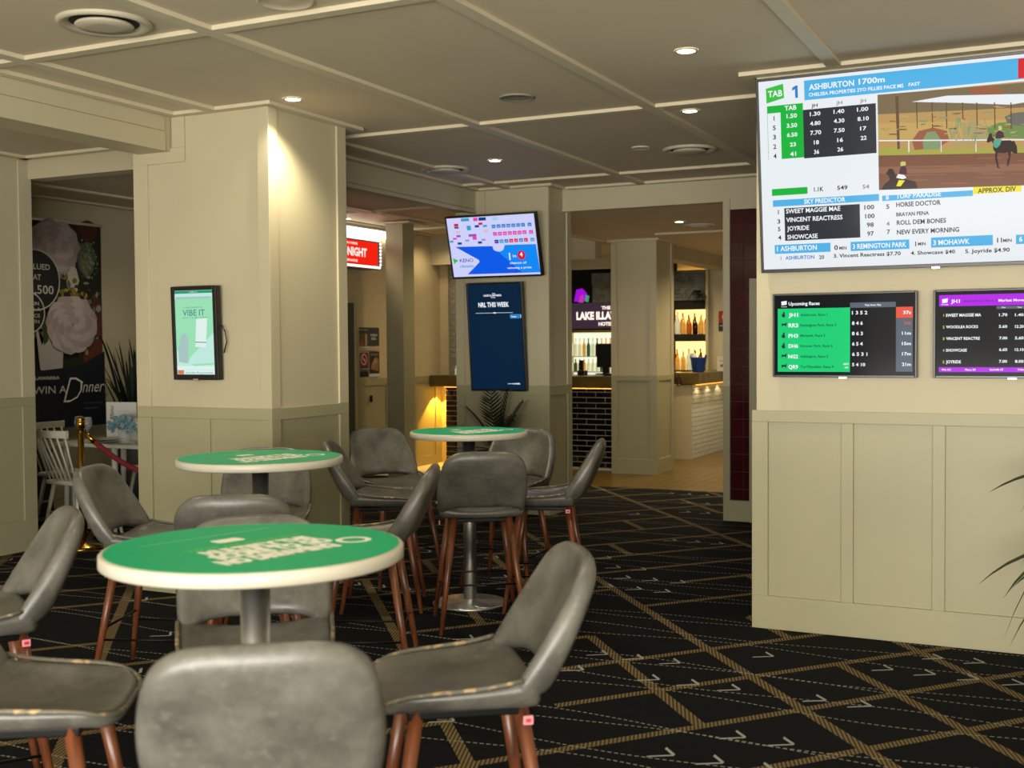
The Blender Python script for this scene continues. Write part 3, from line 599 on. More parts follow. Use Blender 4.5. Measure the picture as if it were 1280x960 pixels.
UPCOMING_BOARD = [
  ('r', 0.022, 0.037, 0.549, 0.838, 'mint'),
  ('r', 0.549, 0.833, 0.868, 0.897, 'slate'),
  ('r', 0.87, 0.698, 0.985, 0.833, 'coral'),
  ('r', 0.87, 0.043, 0.985, 0.696, 'slate'),
  ('p', [(0.048, 0.929), (0.089, 0.938), (0.089, 0.89), (0.051, 0.879)], 'white'),
  ('t', 'TAB', 0.044, 0.858, 0.092, 0.009, 'white'),
  ('t', 'Upcoming Races', 0.103, 0.879, 0.331, 0.043, 'white'),
  ('t', 'Tips from Sky', 0.652, 0.854, 0.768, 0.021, 'white'),
  ('t', 'JH1', 0.103, 0.735, 0.174, 0.048, 'white'),
  ('t', 'Ashburton, Race 1', 0.191, 0.741, 0.387, 0.032, 'pine'),
  ('t', '1 3 5 2', 0.563, 0.751, 0.672, 0.043, 'white'),
  ('t', '37s', 0.919, 0.746, 0.973, 0.039, 'white'),
  ('p', [(0.054, 0.732), (0.051, 0.767), (0.062, 0.773), (0.063, 0.805), (0.073, 0.794), (0.077, 0.753), (0.076, 0.728)], 'ink'),
  ('t', 'RR3', 0.103, 0.602, 0.174, 0.05, 'white'),
  ('t', 'Remington Park, Race 3', 0.191, 0.611, 0.451, 0.032, 'pine'),
  ('t', '8 4 6', 0.563, 0.622, 0.64, 0.043, 'white'),
  ('t', '1m', 0.929, 0.62, 0.973, 0.039, 'coral'),
  ('p', [(0.051, 0.65), (0.077, 0.65), (0.089, 0.67), (0.089, 0.634), (0.081, 0.604), (0.077, 0.629), (0.058, 0.625), (0.054, 0.604)], 'ink'),
  ('t', 'PH3', 0.103, 0.471, 0.174, 0.048, 'white'),
  ('t', 'Mohawk, Race 3', 0.191, 0.481, 0.371, 0.03, 'pine'),
  ('t', '8 6 3', 0.563, 0.494, 0.641, 0.043, 'white'),
  ('t', '11m', 0.912, 0.494, 0.974, 0.039, 'white'),
  ('p', [(0.054, 0.469), (0.051, 0.503), (0.062, 0.51), (0.063, 0.542), (0.073, 0.531), (0.077, 0.49), (0.076, 0.465)], 'ink'),
  ('t', 'DH6', 0.103, 0.341, 0.174, 0.048, 'white'),
  ('t', 'Hoosier Park, Race 6', 0.191, 0.35, 0.426, 0.03, 'pine'),
  ('t', '6 5 4', 0.565, 0.366, 0.64, 0.043, 'white'),
  ('t', '15m', 0.912, 0.368, 0.974, 0.039, 'white'),
  ('p', [(0.054, 0.339), (0.051, 0.371), (0.062, 0.38), (0.063, 0.41), (0.073, 0.4), (0.077, 0.359), (0.076, 0.332)], 'ink'),
  ('t', 'NG2', 0.103, 0.208, 0.174, 0.048, 'white'),
  ('t', 'Addington, Race 2', 0.191, 0.217, 0.393, 0.032, 'pine'),
  ('t', '6 5 3 1', 0.565, 0.238, 0.673, 0.043, 'white'),
  ('t', '17m', 0.913, 0.243, 0.974, 0.039, 'white'),
  ('p', [(0.051, 0.254), (0.077, 0.254), (0.089, 0.275), (0.089, 0.24), (0.082, 0.208), (0.077, 0.233), (0.059, 0.229), (0.054, 0.208)], 'ink'),
  ('t', 'QR9', 0.103, 0.076, 0.174, 0.05, 'white'),
  ('t', 'Turf Paradise, Race 9', 0.191, 0.087, 0.434, 0.032, 'pine'),
  ('t', '5 4 10', 0.565, 0.11, 0.658, 0.041, 'white'),
  ('t', '21m', 0.913, 0.114, 0.974, 0.041, 'white'),
  ('p', [(0.051, 0.124), (0.077, 0.124), (0.089, 0.144), (0.089, 0.108), (0.082, 0.076), (0.077, 0.103), (0.059, 0.096), (0.054, 0.076)], 'ink'),
  ('t', 'DEST', 0.503, 0.126, 0.543, 0.021, 'white'),
  ('t', 'QR', 0.512, 0.085, 0.54, 0.018, 'white'),
]
MARKET_BOARD = [
  ('r', 0.022, 0.828, 1.184, 0.963, 'violet'),
  ('r', 0.022, 0.041, 1.188, 0.098, 'violet'),
  ('r', 0.396, 0.785, 1.185, 0.819, 'slate'),
  ('p', [(0.041, 0.913), (0.08, 0.924), (0.078, 0.874), (0.043, 0.865)], 'white'),
  ('t', 'TAB', 0.034, 0.844, 0.084, 0.011, 'white'),
  ('t', 'JH1', 0.1, 0.867, 0.159, 0.043, 'white'),
  ('t', 'Ashburton, Race 1', 0.183, 0.874, 0.396, 0.027, 'plum'),
  ('t', 'Market Movers', 0.409, 0.872, 0.593, 0.03, 'white'),
  ('t', 'Fix', 0.43, 0.796, 0.455, 0.014, 'white'),
  ('t', 'Tote', 0.529, 0.794, 0.556, 0.014, 'white'),
  ('t', '1', 0.047, 0.705, 0.058, 0.032, 'lemon'),
  ('t', 'SWEET MAGGIE MA', 0.067, 0.703, 0.298, 0.037, 'white'),
  ('t', '1.70', 0.413, 0.7, 0.466, 0.034, 'white'),
  ('t', '1.40', 0.514, 0.698, 0.569, 0.032, 'white'),
  ('t', '2', 0.047, 0.565, 0.059, 0.032, 'lemon'),
  ('t', 'WOODLEA ROCKS', 0.069, 0.565, 0.279, 0.034, 'white'),
  ('t', '5.60', 0.413, 0.563, 0.466, 0.034, 'white'),
  ('t', '12.20', 0.515, 0.561, 0.57, 0.034, 'white'),
  ('t', '3', 0.047, 0.426, 0.059, 0.032, 'lemon'),
  ('t', 'VINCENT REACTRE', 0.069, 0.426, 0.291, 0.034, 'white'),
  ('t', '7.00', 0.415, 0.428, 0.467, 0.032, 'white'),
  ('t', '5.60', 0.515, 0.426, 0.57, 0.034, 'white'),
  ('t', '4', 0.048, 0.286, 0.059, 0.032, 'lemon'),
  ('t', 'SHOWCASE', 0.069, 0.286, 0.207, 0.034, 'white'),
  ('t', '6.60', 0.415, 0.291, 0.467, 0.034, 'white'),
  ('t', '12.10', 0.515, 0.291, 0.571, 0.032, 'white'),
  ('t', '5', 0.048, 0.146, 0.059, 0.032, 'lemon'),
  ('t', 'JOYRIDE', 0.069, 0.146, 0.168, 0.037, 'white'),
  ('t', '7.00', 0.415, 0.153, 0.467, 0.034, 'white'),
  ('t', '8.00', 0.516, 0.153, 0.571, 0.034, 'white'),
  ('t', 'Win 501', 0.041, 0.059, 0.102, 0.021, 'white'),
  ('t', 'Place 50', 0.196, 0.059, 0.265, 0.021, 'white'),
  ('t', 'Quinella 25', 0.354, 0.062, 0.442, 0.021, 'white'),
  ('t', 'Trifecta 9', 0.532, 0.062, 0.603, 0.021, 'white'),
]
KENO_BOARD = [
  ('r', -0.011, 0.504, 0.967, 0.996, 'lilac'),
  ('p', [(-0.015, 0.517), (0.491, 0.5), (0.983, 0.494), (1.001, 0.03), (0.036, 0.04)], 'royal'),
  ('p', [(0.636, 0.508), (0.983, 0.498), (1.001, 0.03), (0.793, 0.042), (0.542, 0.413)], 'azure'),
  ('p', [(-0.012, 0.557), (0.074, 0.504), (0.318, 0.275), (0.322, 0.242), (0.166, 0.04), (0.035, 0.038)], 'lilac'),
  ('p', [(0.491, 0.5), (0.503, 0.434), (0.534, 0.408), (0.576, 0.404), (0.61, 0.426), (0.635, 0.508)], 'lilac'),
  ('r', 0.17, 0.936, 0.263, 0.987, 'teal'),
  ('r', 0.311, 0.93, 0.362, 0.987, 'pink'),
  ('r', 0.373, 0.932, 0.457, 0.985, 'navy'),
  ('r', 0.529, 0.925, 0.592, 0.975, 'skyb'),
  ('r', 0.081, 0.858, 0.131, 0.904, 'red2'),
  ('r', 0.082, 0.823, 0.131, 0.853, 'navy'),
  ('r', 0.226, 0.783, 0.273, 0.86, 'teal'),
  ('r', 0.366, 0.862, 0.412, 0.902, 'red2'),
  ('r', 0.321, 0.823, 0.369, 0.862, 'navy'),
  ('r', 0.415, 0.823, 0.461, 0.858, 'teal'),
  ('r', 0.087, 0.747, 0.136, 0.779, 'peach'),
  ('r', 0.093, 0.677, 0.142, 0.713, 'purple'),
  ('r', 0.235, 0.675, 0.326, 0.717, 'purple'),
  ('r', 0.279, 0.621, 0.325, 0.674, 'pink'),
  ('r', 0.416, 0.742, 0.463, 0.774, 'peach'),
  ('r', 0.048, 0.64, 0.094, 0.67, 'pink'),
  ('r', 0.189, 0.598, 0.237, 0.628, 'greyp'),
  ('r', 0.379, 0.596, 0.425, 0.628, 'greyp'),
  ('r', 0.097, 0.551, 0.145, 0.589, 'navy'),
  ('r', 0.335, 0.551, 0.38, 0.589, 'navy'),
  ('r', 0.009, 0.592, 0.048, 0.626, 'teal'),
  ('r', 0.515, 0.796, 0.558, 0.855, 'blue'),
  ('r', 0.52, 0.67, 0.565, 0.73, 'pink'),
  ('r', 0.527, 0.543, 0.571, 0.602, 'navy2'),
  ('t', '11', 0.526, 0.815, 0.547, 0.015, 'white'),
  ('t', '31', 0.533, 0.691, 0.553, 0.015, 'white'),
  ('t', '61', 0.538, 0.564, 0.56, 0.015, 'white'),
  ('r', 0.571, 0.798, 0.615, 0.855, 'blue'),
  ('r', 0.576, 0.67, 0.621, 0.73, 'pink'),
  ('r', 0.583, 0.545, 0.627, 0.604, 'teal'),
  ('t', '12', 0.582, 0.815, 0.602, 0.015, 'white'),
  ('t', '34', 0.589, 0.691, 0.609, 0.015, 'white'),
  ('t', '62', 0.594, 0.564, 0.615, 0.015, 'white'),
  ('r', 0.627, 0.798, 0.671, 0.855, 'blue'),
  ('r', 0.633, 0.67, 0.676, 0.732, 'pink'),
  ('r', 0.639, 0.545, 0.683, 0.604, 'blue'),
  ('t', '13', 0.638, 0.815, 0.658, 0.015, 'white'),
  ('t', '37', 0.645, 0.691, 0.665, 0.015, 'white'),
  ('t', '63', 0.651, 0.564, 0.671, 0.017, 'white'),
  ('r', 0.682, 0.798, 0.726, 0.855, 'blue'),
  ('r', 0.689, 0.672, 0.733, 0.732, 'pink'),
  ('r', 0.694, 0.547, 0.738, 0.606, 'red2'),
  ('t', '14', 0.694, 0.815, 0.715, 0.015, 'white'),
  ('t', '40', 0.7, 0.692, 0.72, 0.015, 'white'),
  ('t', '64', 0.707, 0.566, 0.727, 0.015, 'white'),
  ('r', 0.738, 0.798, 0.782, 0.855, 'blue'),
  ('r', 0.744, 0.672, 0.788, 0.732, 'pink'),
  ('r', 0.751, 0.547, 0.793, 0.606, 'red2'),
  ('t', '15', 0.749, 0.817, 0.77, 0.015, 'white'),
  ('t', '43', 0.756, 0.692, 0.775, 0.015, 'white'),
  ('t', '65', 0.762, 0.566, 0.782, 0.015, 'white'),
  ('r', 0.793, 0.798, 0.837, 0.855, 'blue'),
  ('r', 0.799, 0.672, 0.843, 0.732, 'pink'),
  ('r', 0.806, 0.549, 0.849, 0.606, 'blue'),
  ('t', '16', 0.804, 0.817, 0.825, 0.015, 'white'),
  ('t', '46', 0.811, 0.692, 0.831, 0.015, 'white'),
  ('t', '66', 0.817, 0.568, 0.837, 0.015, 'white'),
  ('r', 0.848, 0.798, 0.891, 0.855, 'blue'),
  ('r', 0.854, 0.674, 0.898, 0.734, 'pink'),
  ('r', 0.861, 0.549, 0.903, 0.608, 'red2'),
  ('t', '17', 0.86, 0.817, 0.88, 0.015, 'white'),
  ('t', '49', 0.866, 0.692, 0.885, 0.015, 'white'),
  ('t', '67', 0.872, 0.568, 0.892, 0.015, 'white'),
  ('r', 0.921, 0.798, 0.964, 0.855, 'blue'),
  ('r', 0.927, 0.672, 0.971, 0.732, 'pink'),
  ('r', 0.934, 0.549, 0.976, 0.606, 'teal'),
  ('t', '18', 0.933, 0.815, 0.953, 0.015, 'white'),
  ('t', '52', 0.939, 0.692, 0.958, 0.015, 'white'),
  ('t', '68', 0.945, 0.568, 0.965, 0.015, 'white'),
  ('t', 'KENO', 0.099, 0.253, 0.258, 0.062, 'navy'),
  ('t', 'classic', 0.092, 0.162, 0.258, 0.051, 'blue'),
  ('p', [(0.02, 0.332), (0.082, 0.283), (0.028, 0.228)], 'lime'),
  ('t', '1', 0.662, 0.258, 0.698, 0.126, 'white'),
  ('t', 'in', 0.716, 0.3, 0.753, 0.051, 'white'),
  ('t', '4', 0.789, 0.306, 0.834, 0.079, 'white'),
  ('t', 'chance of', 0.673, 0.189, 0.861, 0.038, 'white'),
  ('t', 'winning a prize', 0.638, 0.108, 0.91, 0.038, 'white'),
  ('p', [(0.857, 0.328), (0.854, 0.298), (0.844, 0.274), (0.829, 0.258), (0.813, 0.253), (0.797, 0.26), (0.782, 0.277), (0.773, 0.304), (0.77, 0.334), (0.773, 0.364), (0.783, 0.389), (0.797, 0.404), (0.813, 0.409), (0.83, 0.402), (0.844, 0.385), (0.854, 0.358)], 'red2'),
]


# ------------------------------------------------------------------ setting: floor, ceilings
H = 3.0
struct('floor', MB().box(-9.6, 3.2, -3.4, 11.93, -.06, 0, M['carpet']))
fl = struct('floor', MB().box(-9.6, 3.2, 11.93, 19, -.06, -.004, M['grout']))
for k in range(26):                                     # timber boards of the bar floor, laid along the bar
    x0 = -6.2+k*.135
    y = 11.93
    while y < 17.5:
        L = random.uniform(1.1, 2.2); y1 = min(y+L, 17.6)
        box('floor_board', x0+.0015, x0+.1335, y+.001, y1-.001, -.02, .0, M['timber'], fl); y = y1
ce = struct('ceiling', MB().box(-9.6, 3.2, -3.4, 10.17, H, H+.12, M['ceil']).box(-9.6, -5.4, 10.17, 13.5, H, H+.12, M['ceil']))
def batten(x0, x1, y0, y1, z=H, p=None, t=.022, m='batten'): return box('batten', x0, x1, y0, y1, z-t, z, M[m], p or ce, bevel=.002)
BX = [(-4.82, -4.74), (-3.64, -3.56), (-2.44, -2.365), (-1.235, -1.16), (.03, .105), (1.24, 1.315)]
for i, (a, b) in enumerate(BX):
    if i == 0: batten(a, b, -3, 5.6); batten(a, b, 6.6, 9.64)
    elif i < 3: batten(a, b, -3, 9.97)
    else: batten(a, b, -3, 6.22)
for a, b in [(-.6, -.53), (1.67, 1.745), (4.195, 4.265), (6.785, 6.86), (9.30, 9.37)]:
    xs = [-5.06]+[q for p in BX for q in p]
    lim = 1.3 if a < 6 else -1.7
    segs = [(-5.06, BX[0][0])]+[(BX[i][1], BX[i+1][0]) for i in range(5)]
    for s0, s1 in segs:
        if s0 < lim: batten(s0, min(s1, lim), a, b)
batten(-5.12, -5.06, -3, 5.6); batten(-5.12, -5.06, 6.6, 9.64)            # along the beam
batten(-5.12, -4.33, 5.60, 5.67); batten(-4.40, -4.33, 5.67, 6.60); batten(-5.12, -4.40, 6.50, 6.60)
batten(-5.12, -4.33, 9.62, 9.69); batten(-4.40, -4.33, 9.69, 9.93); batten(-4.33, -1.7, 9.93, 10.0)
batten(-1.70, 3.1, 6.22, 6.29); batten(-1.70, -1.64, 6.29, 9.93)
# bays to the left of the beam
for a, b in [(-7.25, -7.17), (-6.2, -6.13)]: batten(a, b, -3, 6.40)
for a, b in [(1.6, 1.67), (4.2, 4.27), (6.34, 6.40)]: batten(-7.28, -5.4, a, b)
for a, b in [(-8.97, -8.9), (-8.35, -8.28), (-7.0, -6.93)]: batten(a, b, 6.6, 11)
for a, b in [(-7.72, -7.65), (-6.9, -6.83), (-6.0, -5.93)]: batten(a, b, 8.4, 13.38)
for a, b in [(8.4, 8.47), (10.6, 10.67), (12.5, 12.57)]: batten(-7.65, -5.4, a, b)

# beam along the left of the room (moulded)
bm = MB().box(-5.40, -5.14, -3.3, 5.68, 2.77, H, M['cream']); s = struct('trim_1', bm)
box('beam_board', -5.14, -5.128, -3.3, 5.60, 2.765, 2.882, M['cream'], s); box('beam_board', -5.14, -5.132, -3.3, 5.60, 2.888, 2.978, M['cream'], s)
s = struct('trim_2', MB().box(-5.34, -5.14, 6.47, 9.69, 2.80, H, M['cream']))
box('beam_board', -5.14, -5.125, 6.47, 9.69, 2.815, 2.978, M['cream'], s); box('beam_lip', -5.16, -5.118, 6.47, 9.69, 2.775, 2.803, M['cream'], s)
s = struct('trim_3', MB().box(-7.30, -5.2, 6.47, 6.62, 2.845, H, M['cream']))       # header between the left wall and the front pillar
s = struct('trim_4', MB().box(-4.40, -1.6, 10.03, 10.17, 2.785, H+.12, M['cream']))      # header over the bar opening
box('header_lip', -4.40, -2.88, 10.015, 10.03, 2.785, 2.80, M['cream'], s)

# pillars: core, stiles and rails proud of the panels
def pillar(name, x0, x1, y0, y1, top, left_stile, right_stile, back_stile, base, rail0, mid=None, side=(.075, .10), notch=None, dado=1.18, upper='cream'):
    c = MB().box(x0, x1, y0, y1, 0, dado, M['olive'])
    if notch: c.box(x0, notch, y0, y1, dado, 2.79, M[upper]).box(notch, x1, y0, y1, dado, H, M[upper])
    else: c.box(x0, x1, y0, y1, dado, top, M[upper])
    p = struct(name, c)
    e = .014
    def fb(n, a, b, z0, z1, mm): box(n, a, b, y0-e, y0, z0, z1, M[mm], p, bevel=.002)
    def sb(n, a, b, z0, z1, mm): box(n, x1, x1+e, a, b, z0, z1, M[mm], p, bevel=.002)
    xe = x1+e
    fb('rail', x0, xe, rail0, dado, 'olive'); fb('base_rail', x0, xe, 0, base, 'olive')
    for a, b in [(x0, left_stile), (right_stile, xe)]+([mid] if mid else []): fb('stile', a, b, base, rail0, 'olive')
    ztop = 2.70 if notch else top-.02
    fb('stile', x0, left_stile, dado, ztop, upper); fb('stile', right_stile, xe, dado, top-.022, upper)
    if notch: fb('rail', x0, -5.03, 2.70, 2.79, upper); fb('stile', notch, -5.03, 2.79, top-.022, upper)
    sb('rail', y0, y1, rail0, dado, 'olive'); sb('base_rail', y0, y1, 0, base, 'olive')
    for z0, z1, mm in ((base, rail0, 'olive'), (dado, top-.022, upper)):
        sb('stile', y0, y0+side[0], z0, z1, mm); sb('stile', y1-side[1], y1, z0, z1, mm)
    return p
pillar('trim_5', -5.45, -4.40, 5.67, 6.47, H, -5.335, -4.47, None, .24, 1.11, mid=(-4.95, -4.862), notch=-5.13)
pillar('trim_6', -5.345, -4.40, 9.69, 10.20, H, -5.255, -4.505, None, .19, 1.095, side=(.05, .10), notch=-5.15)
pillar('trim_7', -5.16, -4.60, 13.20, 13.83, 2.80, -5.09, -4.67, None, .185, 1.118, side=(.09, .09))
box('moulding', -5.2, -4.55, 13.16, 13.2, 2.775, 2.80, M['batten'], bpy.data.objects['trim_7']); box('moulding', -4.6, -4.55, 13.2, 13.83, 2.775, 2.80, M['batten'], bpy.data.objects['trim_7'])

# left wall
def wains_x(p, x, y0, y1, stiles, base, rail0, dado, top, upper='cream', lower='olive', e=.014, up=True):
    """boards on a wall whose face looks along +x"""
    box('rail', x, x+e, y0, y1, rail0, dado, M[lower], p, bevel=.002); box('base_rail', x, x+e, y0, y1, 0, base, M[lower], p, bevel=.002)
    for a, b in stiles:
        box('stile', x, x+e, a, b, base, rail0, M[lower], p, bevel=.002)
        if up: box('stile', x, x+e, a, b, dado, top, M[upper], p, bevel=.002)
wl = struct('wall_left', MB().box(-7.5, -7.314, -3.3, 6.50, 0, 1.18, M['olive']).box(-7.5, -7.314, -3.3, 6.50, 1.18, H, M['cream']))
wains_x(wl, -7.314, -3.3, 6.50, [(6.38, 6.50), (5.2, 5.3), (4.1, 4.2)], .24, 1.11, 1.18, 2.978)
# dining room beyond the left opening
wd = struct('wall_dining', MB().box(-9.2, -9.014, 5.0, 12, 0, 1.16, M['olive']).box(-9.2, -9.014, 5.0, 12, 1.16, H, M['cream']).box(-9.0, -7.95, 11.0, 11.15, 0, H, M['cream']).box(-9.2, -7.5, 4.9, 5.0, 0, H, M['cream']))
wains_x(wd, -9.014, 5.0, 12, [(8.95, 9.03), (9.9, 9.98), (7.9, 7.98)], .2, 1.08, 1.16, 2.978, up=False)

# poster wall with door opening, at the far left
pw = struct('wall_posters', MB().box(-7.95, -7.764, 10.0, 10.55, 0, H, M['tan']).box(-7.95, -7.764, 10.55, 11.5, 2.08, H, M['tan'])
  .box(-7.95, -7.764, 11.5, 14.2, 1.15, H, M['tan']).box(-7.95, -7.764, 11.5, 14.2, 0, 1.15, M['olive']))
box('rail', -7.764, -7.75, 11.58, 13.46, 1.08, 1.16, M['olive'], pw); box('base_rail', -7.764, -7.75, 11.58, 13.62, 0, .12, M['olive'], pw)
for a, b in [(11.58, 11.74), (12.25, 12.36), (12.9, 13.0), (13.46, 13.62)]: box('stile', -7.764, -7.75, a, b, .12, 1.08, M['olive'], pw)
d = struct('door_1', MB().box(-7.96, -7.75, 11.42, 11.56, 0, 2.06, M['teal_door']).box(-7.96, -7.75, 10.52, 11.56, 2.06, 2.13, M['cream']).box(-7.96, -7.745, 11.56, 11.61, 0, 2.13, M['cream']))
box('doorway_shade_panel', -8.25, -8.1, 10.2, 11.8, 0, 2.3, M['dark'], d)  # near-black panel, the shade beyond the doorway put into its colour

# ceiling of the bar zone and bulkheads
cb = struct('ceiling', MB().box(-5.4, 0, 10.17, 19, 2.80, 2.95, M['ceil']).box(-9.5, -5.4, 13.5, 19, 2.80, 2.95, M['ceil']))
for a, b in [(-6.3, -6.24), (-5.3, -5.24)]: batten(a, b, 14.0, 18.8, 2.8, cb)
batten(-4.4, -1, 12.6, 12.66, 2.8, cb); batten(-9, -5.2, 14.9, 14.96, 2.8, cb); batten(-9, -5.2, 16.4, 16.46, 2.8, cb); batten(-5.28, -5.22, 10.3, 13.15, 2.8, cb)
struct('trim_8', MB().box(-7.764, -5.45, 13.40, 13.60, 2.61, H, M['cream']))
struct('trim_9', MB().box(-5.0, -4.75, 13.9, 17.6, 2.635, 2.80, M['cream']))
struct('trim_10', MB().box(-7.8, -5.3, 15.0, 15.2, 2.60, 2.80, M['cream']))
# far walls
wf = struct('wall_back', MB().box(-9.5, -5.68, 17.25, 17.4, 0, 2.80, M['dark']).box(-5.10, 0, 17.1, 17.4, 0, 2.80, M['cream']).box(-5.68, -5.1, 17.3, 17.4, 0, 2.8, M['tan']))
struct('wall_far_left', MB().box(-9.5, -7.95, 14.2, 14.3, 0, 2.8, M['tan']))

# pilaster and wine tiles right of the bar opening
wt = struct('wall_tiled', MB().box(-2.815, .5, 10.05, 10.2, 0, 2.9, M['dgrout']).box(-2.875, -2.815, 10.02, 10.2, 1.18, 2.82, M['cream']).box(-2.875, -2.815, 10.02, 10.2, .18, 1.18, M['olive'])
  .box(-2.875, .5, 10.02, 10.2, 0, .18, M['olive']).box(-2.87, .5, 10.035, 10.2, 2.715, 2.8, M['cream']))
z = .186; hh = .094
while z < 2.70:
    for x0, x1 in [(-2.812, -2.703), (-2.699, -2.549), (-2.545, -2.395), (-2.391, -2.241)]:
        box('tile', x0, x1, 10.042, 10.052, z, min(z+hh-.004, 2.714), M['wine_tile'], wt, bevel=.0015)
    z += hh; hh = .1535
struct('door_2', MB().box(-2.635, -2.57, 9.99, 10.04, 0, 2.11, M['olive']).box(-2.57, -1.8, 9.99, 10.04, 2.04, 2.11, M['olive']))

# right wall with wainscot
wr = struct('wall_right', MB().box(-1.62, 3.1, 6.313, 6.6, 1.19, H, M['cream']).box(-1.640, 3.1, 6.313, 6.6, 0, 1.19, M['olive']))
f0, f1 = 6.297, 6.313
box('wall_skin', -1.62, 3.1, f0, f1, 1.19, 2.978, M['cream'], wr)
box('rail', -1.646, 3.1, f0-.003, f1, 1.127, 1.19, M['olive'], wr, bevel=.002); box('base_rail', -1.646, 3.1, f0-.003, f1, 0, .18, M['olive'], wr, bevel=.002)
for a, b in [(-1.646, -1.559), (-1.169, -1.108), (-.714, -.653), (-.26, -.2), (.2, .26), (.65, .71), (1.1, 1.16)]:
    box('stile', a, b, f0-.003, f1, .18, 1.127, M['olive'], wr, bevel=.002)
# rest of the room behind the viewer: side wall on the right with window openings left of it
struct('wall_side', MB().box(3.1, 3.25, -3.4, 6.6, 0, H, M['cream']).box(.5, .65, 6.6, 10.2, 0, H, M['cream']).box(0, .15, 10.2, 17.4, 0, 2.8, M['tan']).box(-9.65, -9.5, 12, 17.4, 0, H, M['tan']))
struct('wall_rear', MB().box(-9.6, 3.25, -3.5, -3.4, 0, .5, M['olive']).box(-9.6, 3.25, -3.5, -3.4, 2.7, H, M['cream']).box(-9.6, -5.5, -3.5, -3.4, .5, 2.7, M['cream']))

# ------------------------------------------------------------------ ceiling fittings
def downlight(x, y, z, label):
    t = thing('downlight', label, 'light', (x, y, z), 0, 'recessed downlights')
    MB().lathe([(.058, -.001), (.058, -.006), (.046, -.008), (.044, -.002)], M['white_rim'], 24, caps=False).build('trim_ring', t, True)
    MB().lathe([(.045, -.0045), (.045, -.0035)], M['lamp'], 20).build('lamp_disc', t)
for (x, y, z, lab) in [(-1.80, 3.03, H, 'unseen round downlight added in the ceiling over the nearest table'), (-4.19, 3.03, H, 'unseen round downlight added in the ceiling at far left'), (-1.80, 5.63, H, 'round downlight in the ceiling panel left above the big race screen'), (-2.24, 7.08, H, 'round downlight just beyond the cross batten left of the big race screen'),
    (-4.19, 5.64, H, 'round downlight beside the top corner of the front pillar'), (-4.19, 8.24, H, 'round downlight in front of the pillar with the two stacked screens'),
    (-3.77, 11.55, 2.8, 'round downlight in the lower ceiling seen through the bar opening'), (-7.57, 11.16, H, 'round downlight above the red marquee sign'),
    (-6.47, 15.64, 2.8, 'small downlight far back above the bar name sign')]:
    downlight(x, y, z, lab)  # the first two fittings are unseen, added to light the near tables
def vent(x, y, z, r, label):
    t = thing('ceiling_vent', label, 'vent', (x, y, z), 0, 'round ceiling air vents')
    MB().lathe([(r, -.001), (r, -.012), (r*.93, -.022), (r*.74, -.006), (r*.74, -.001)], M['vent'], 40, caps=False).build('outer_ring', t, True)
    MB().lathe([(r*.74, -.003), (r*.74, -.001)], M['vent_dark'], 32).build('duct_gap', t)
    MB().lathe([(r*.60, -.012), (r*.62, -.018), (r*.60, -.026), (r*.3, -.030)], M['vent'], 40).build('centre_disc', t, True)
vent(-3.94, 3.93, H, .205, 'large round air vent near the left of the ceiling, nearest the viewer')
vent(-2.68, 8.46, H, .20, 'round air vent in the ceiling left of the big race screen')
vent(-4.75, 8.45, H, .20, 'round air vent over the long beam above the numbers draw screen')
vent(-3.68, 11.97, 2.8, .17, 'round air vent in the lower ceiling of the bar opening')
def disc(name, x, y, r, m, label, cat):
    tag(MB().lathe([(r, 0), (r, -.008), (r*.93, -.013), (r*.9, -.010), (r*.3, -.012)], m, 36).build(name, None, True, loc=(x, y, H)), label, cat)
disc('ceiling_speaker', -3.014, 6.213, .105, M['grille'], 'flat round grey speaker grille in the middle of the ceiling', 'speaker')
disc('ceiling_speaker', -3.03, 4.035, .12, M['ceil'], 'pale round speaker grille cut by the top edge of the photo', 'speaker')
disc('smoke_detector', -2.976, 8.22, .07, M['white_rim'], 'small round smoke detector beside the far right air vent', 'detector')

# ------------------------------------------------------------------ screens
def screen(label, x, y, z, w, h, tilt=0, rz=0, depth=.05, bez=.012, base='black', items=(), st=1.0, bold=.02, logo=True):
    t = thing('wall_screen', label, 'screen', (x, y, z), rz, 'screens on the walls'); t.rotation_euler = (tilt, 0, rz)
    MB().box(-bez, w+bez, .004, depth, -bez*1.3, h+bez, M['black_plastic']).box(w*.2, w*.8, depth, depth+.03, h*.15, h*.75, M['black_plastic']).build('housing', t, bevel=.003)
    f = MB()
    for a, b, c, d in [(-bez, 0, -bez*1.3, h+bez), (w, w+bez, -bez*1.3, h+bez), (0, w, h, h+bez), (0, w, -bez*1.3, 0)]: f.box(a, b, -.008, .004, c, d, M['black_plastic'])
    f.build('bezel', t, bevel=.002)
    p = MB().poly([(0, 0), (w, 0), (w, h), (0, h)], 0, disp(base, st)).build('display_panel', t)
    g = MB(); draw(g, items, w, h, -.0004, st, bold); g.build('display_image', t)
    MB().box(w*.5-.02, w*.5+.02, -.010, .002, -bez*1.3-.006, -bez*1.0, M['steel']).build('status_light', t)
    return t
tl = math.atan2(.12, .966)
screen('very large tilted television showing race odds and two galloping horses', -1.558, 6.212, 1.943, 1.73, .973, tl, items=RACE_BOARD+RACE_PICTURE, base='paper', bez=.014, bold=.022)
screen('small television listing upcoming races in green and black, left one under the big screen', -1.506, 6.235, 1.384, .712, .417, 0, items=UPCOMING_BOARD, base='black', bez=.010, bold=.028)
screen('small television with purple header of race prices, right one under the big screen', -.695, 6.235, 1.384, .712, .417, 0, items=MARKET_BOARD, base='black', bez=.010, bold=.028)
screen('tilted television showing the colourful numbers draw on blue, above the tall dark screen', -5.29, 9.55, 2.185, .885, .545, math.atan2(.14, .53), items=KENO_BOARD, base='lilac', bez=.013, bold=.008)
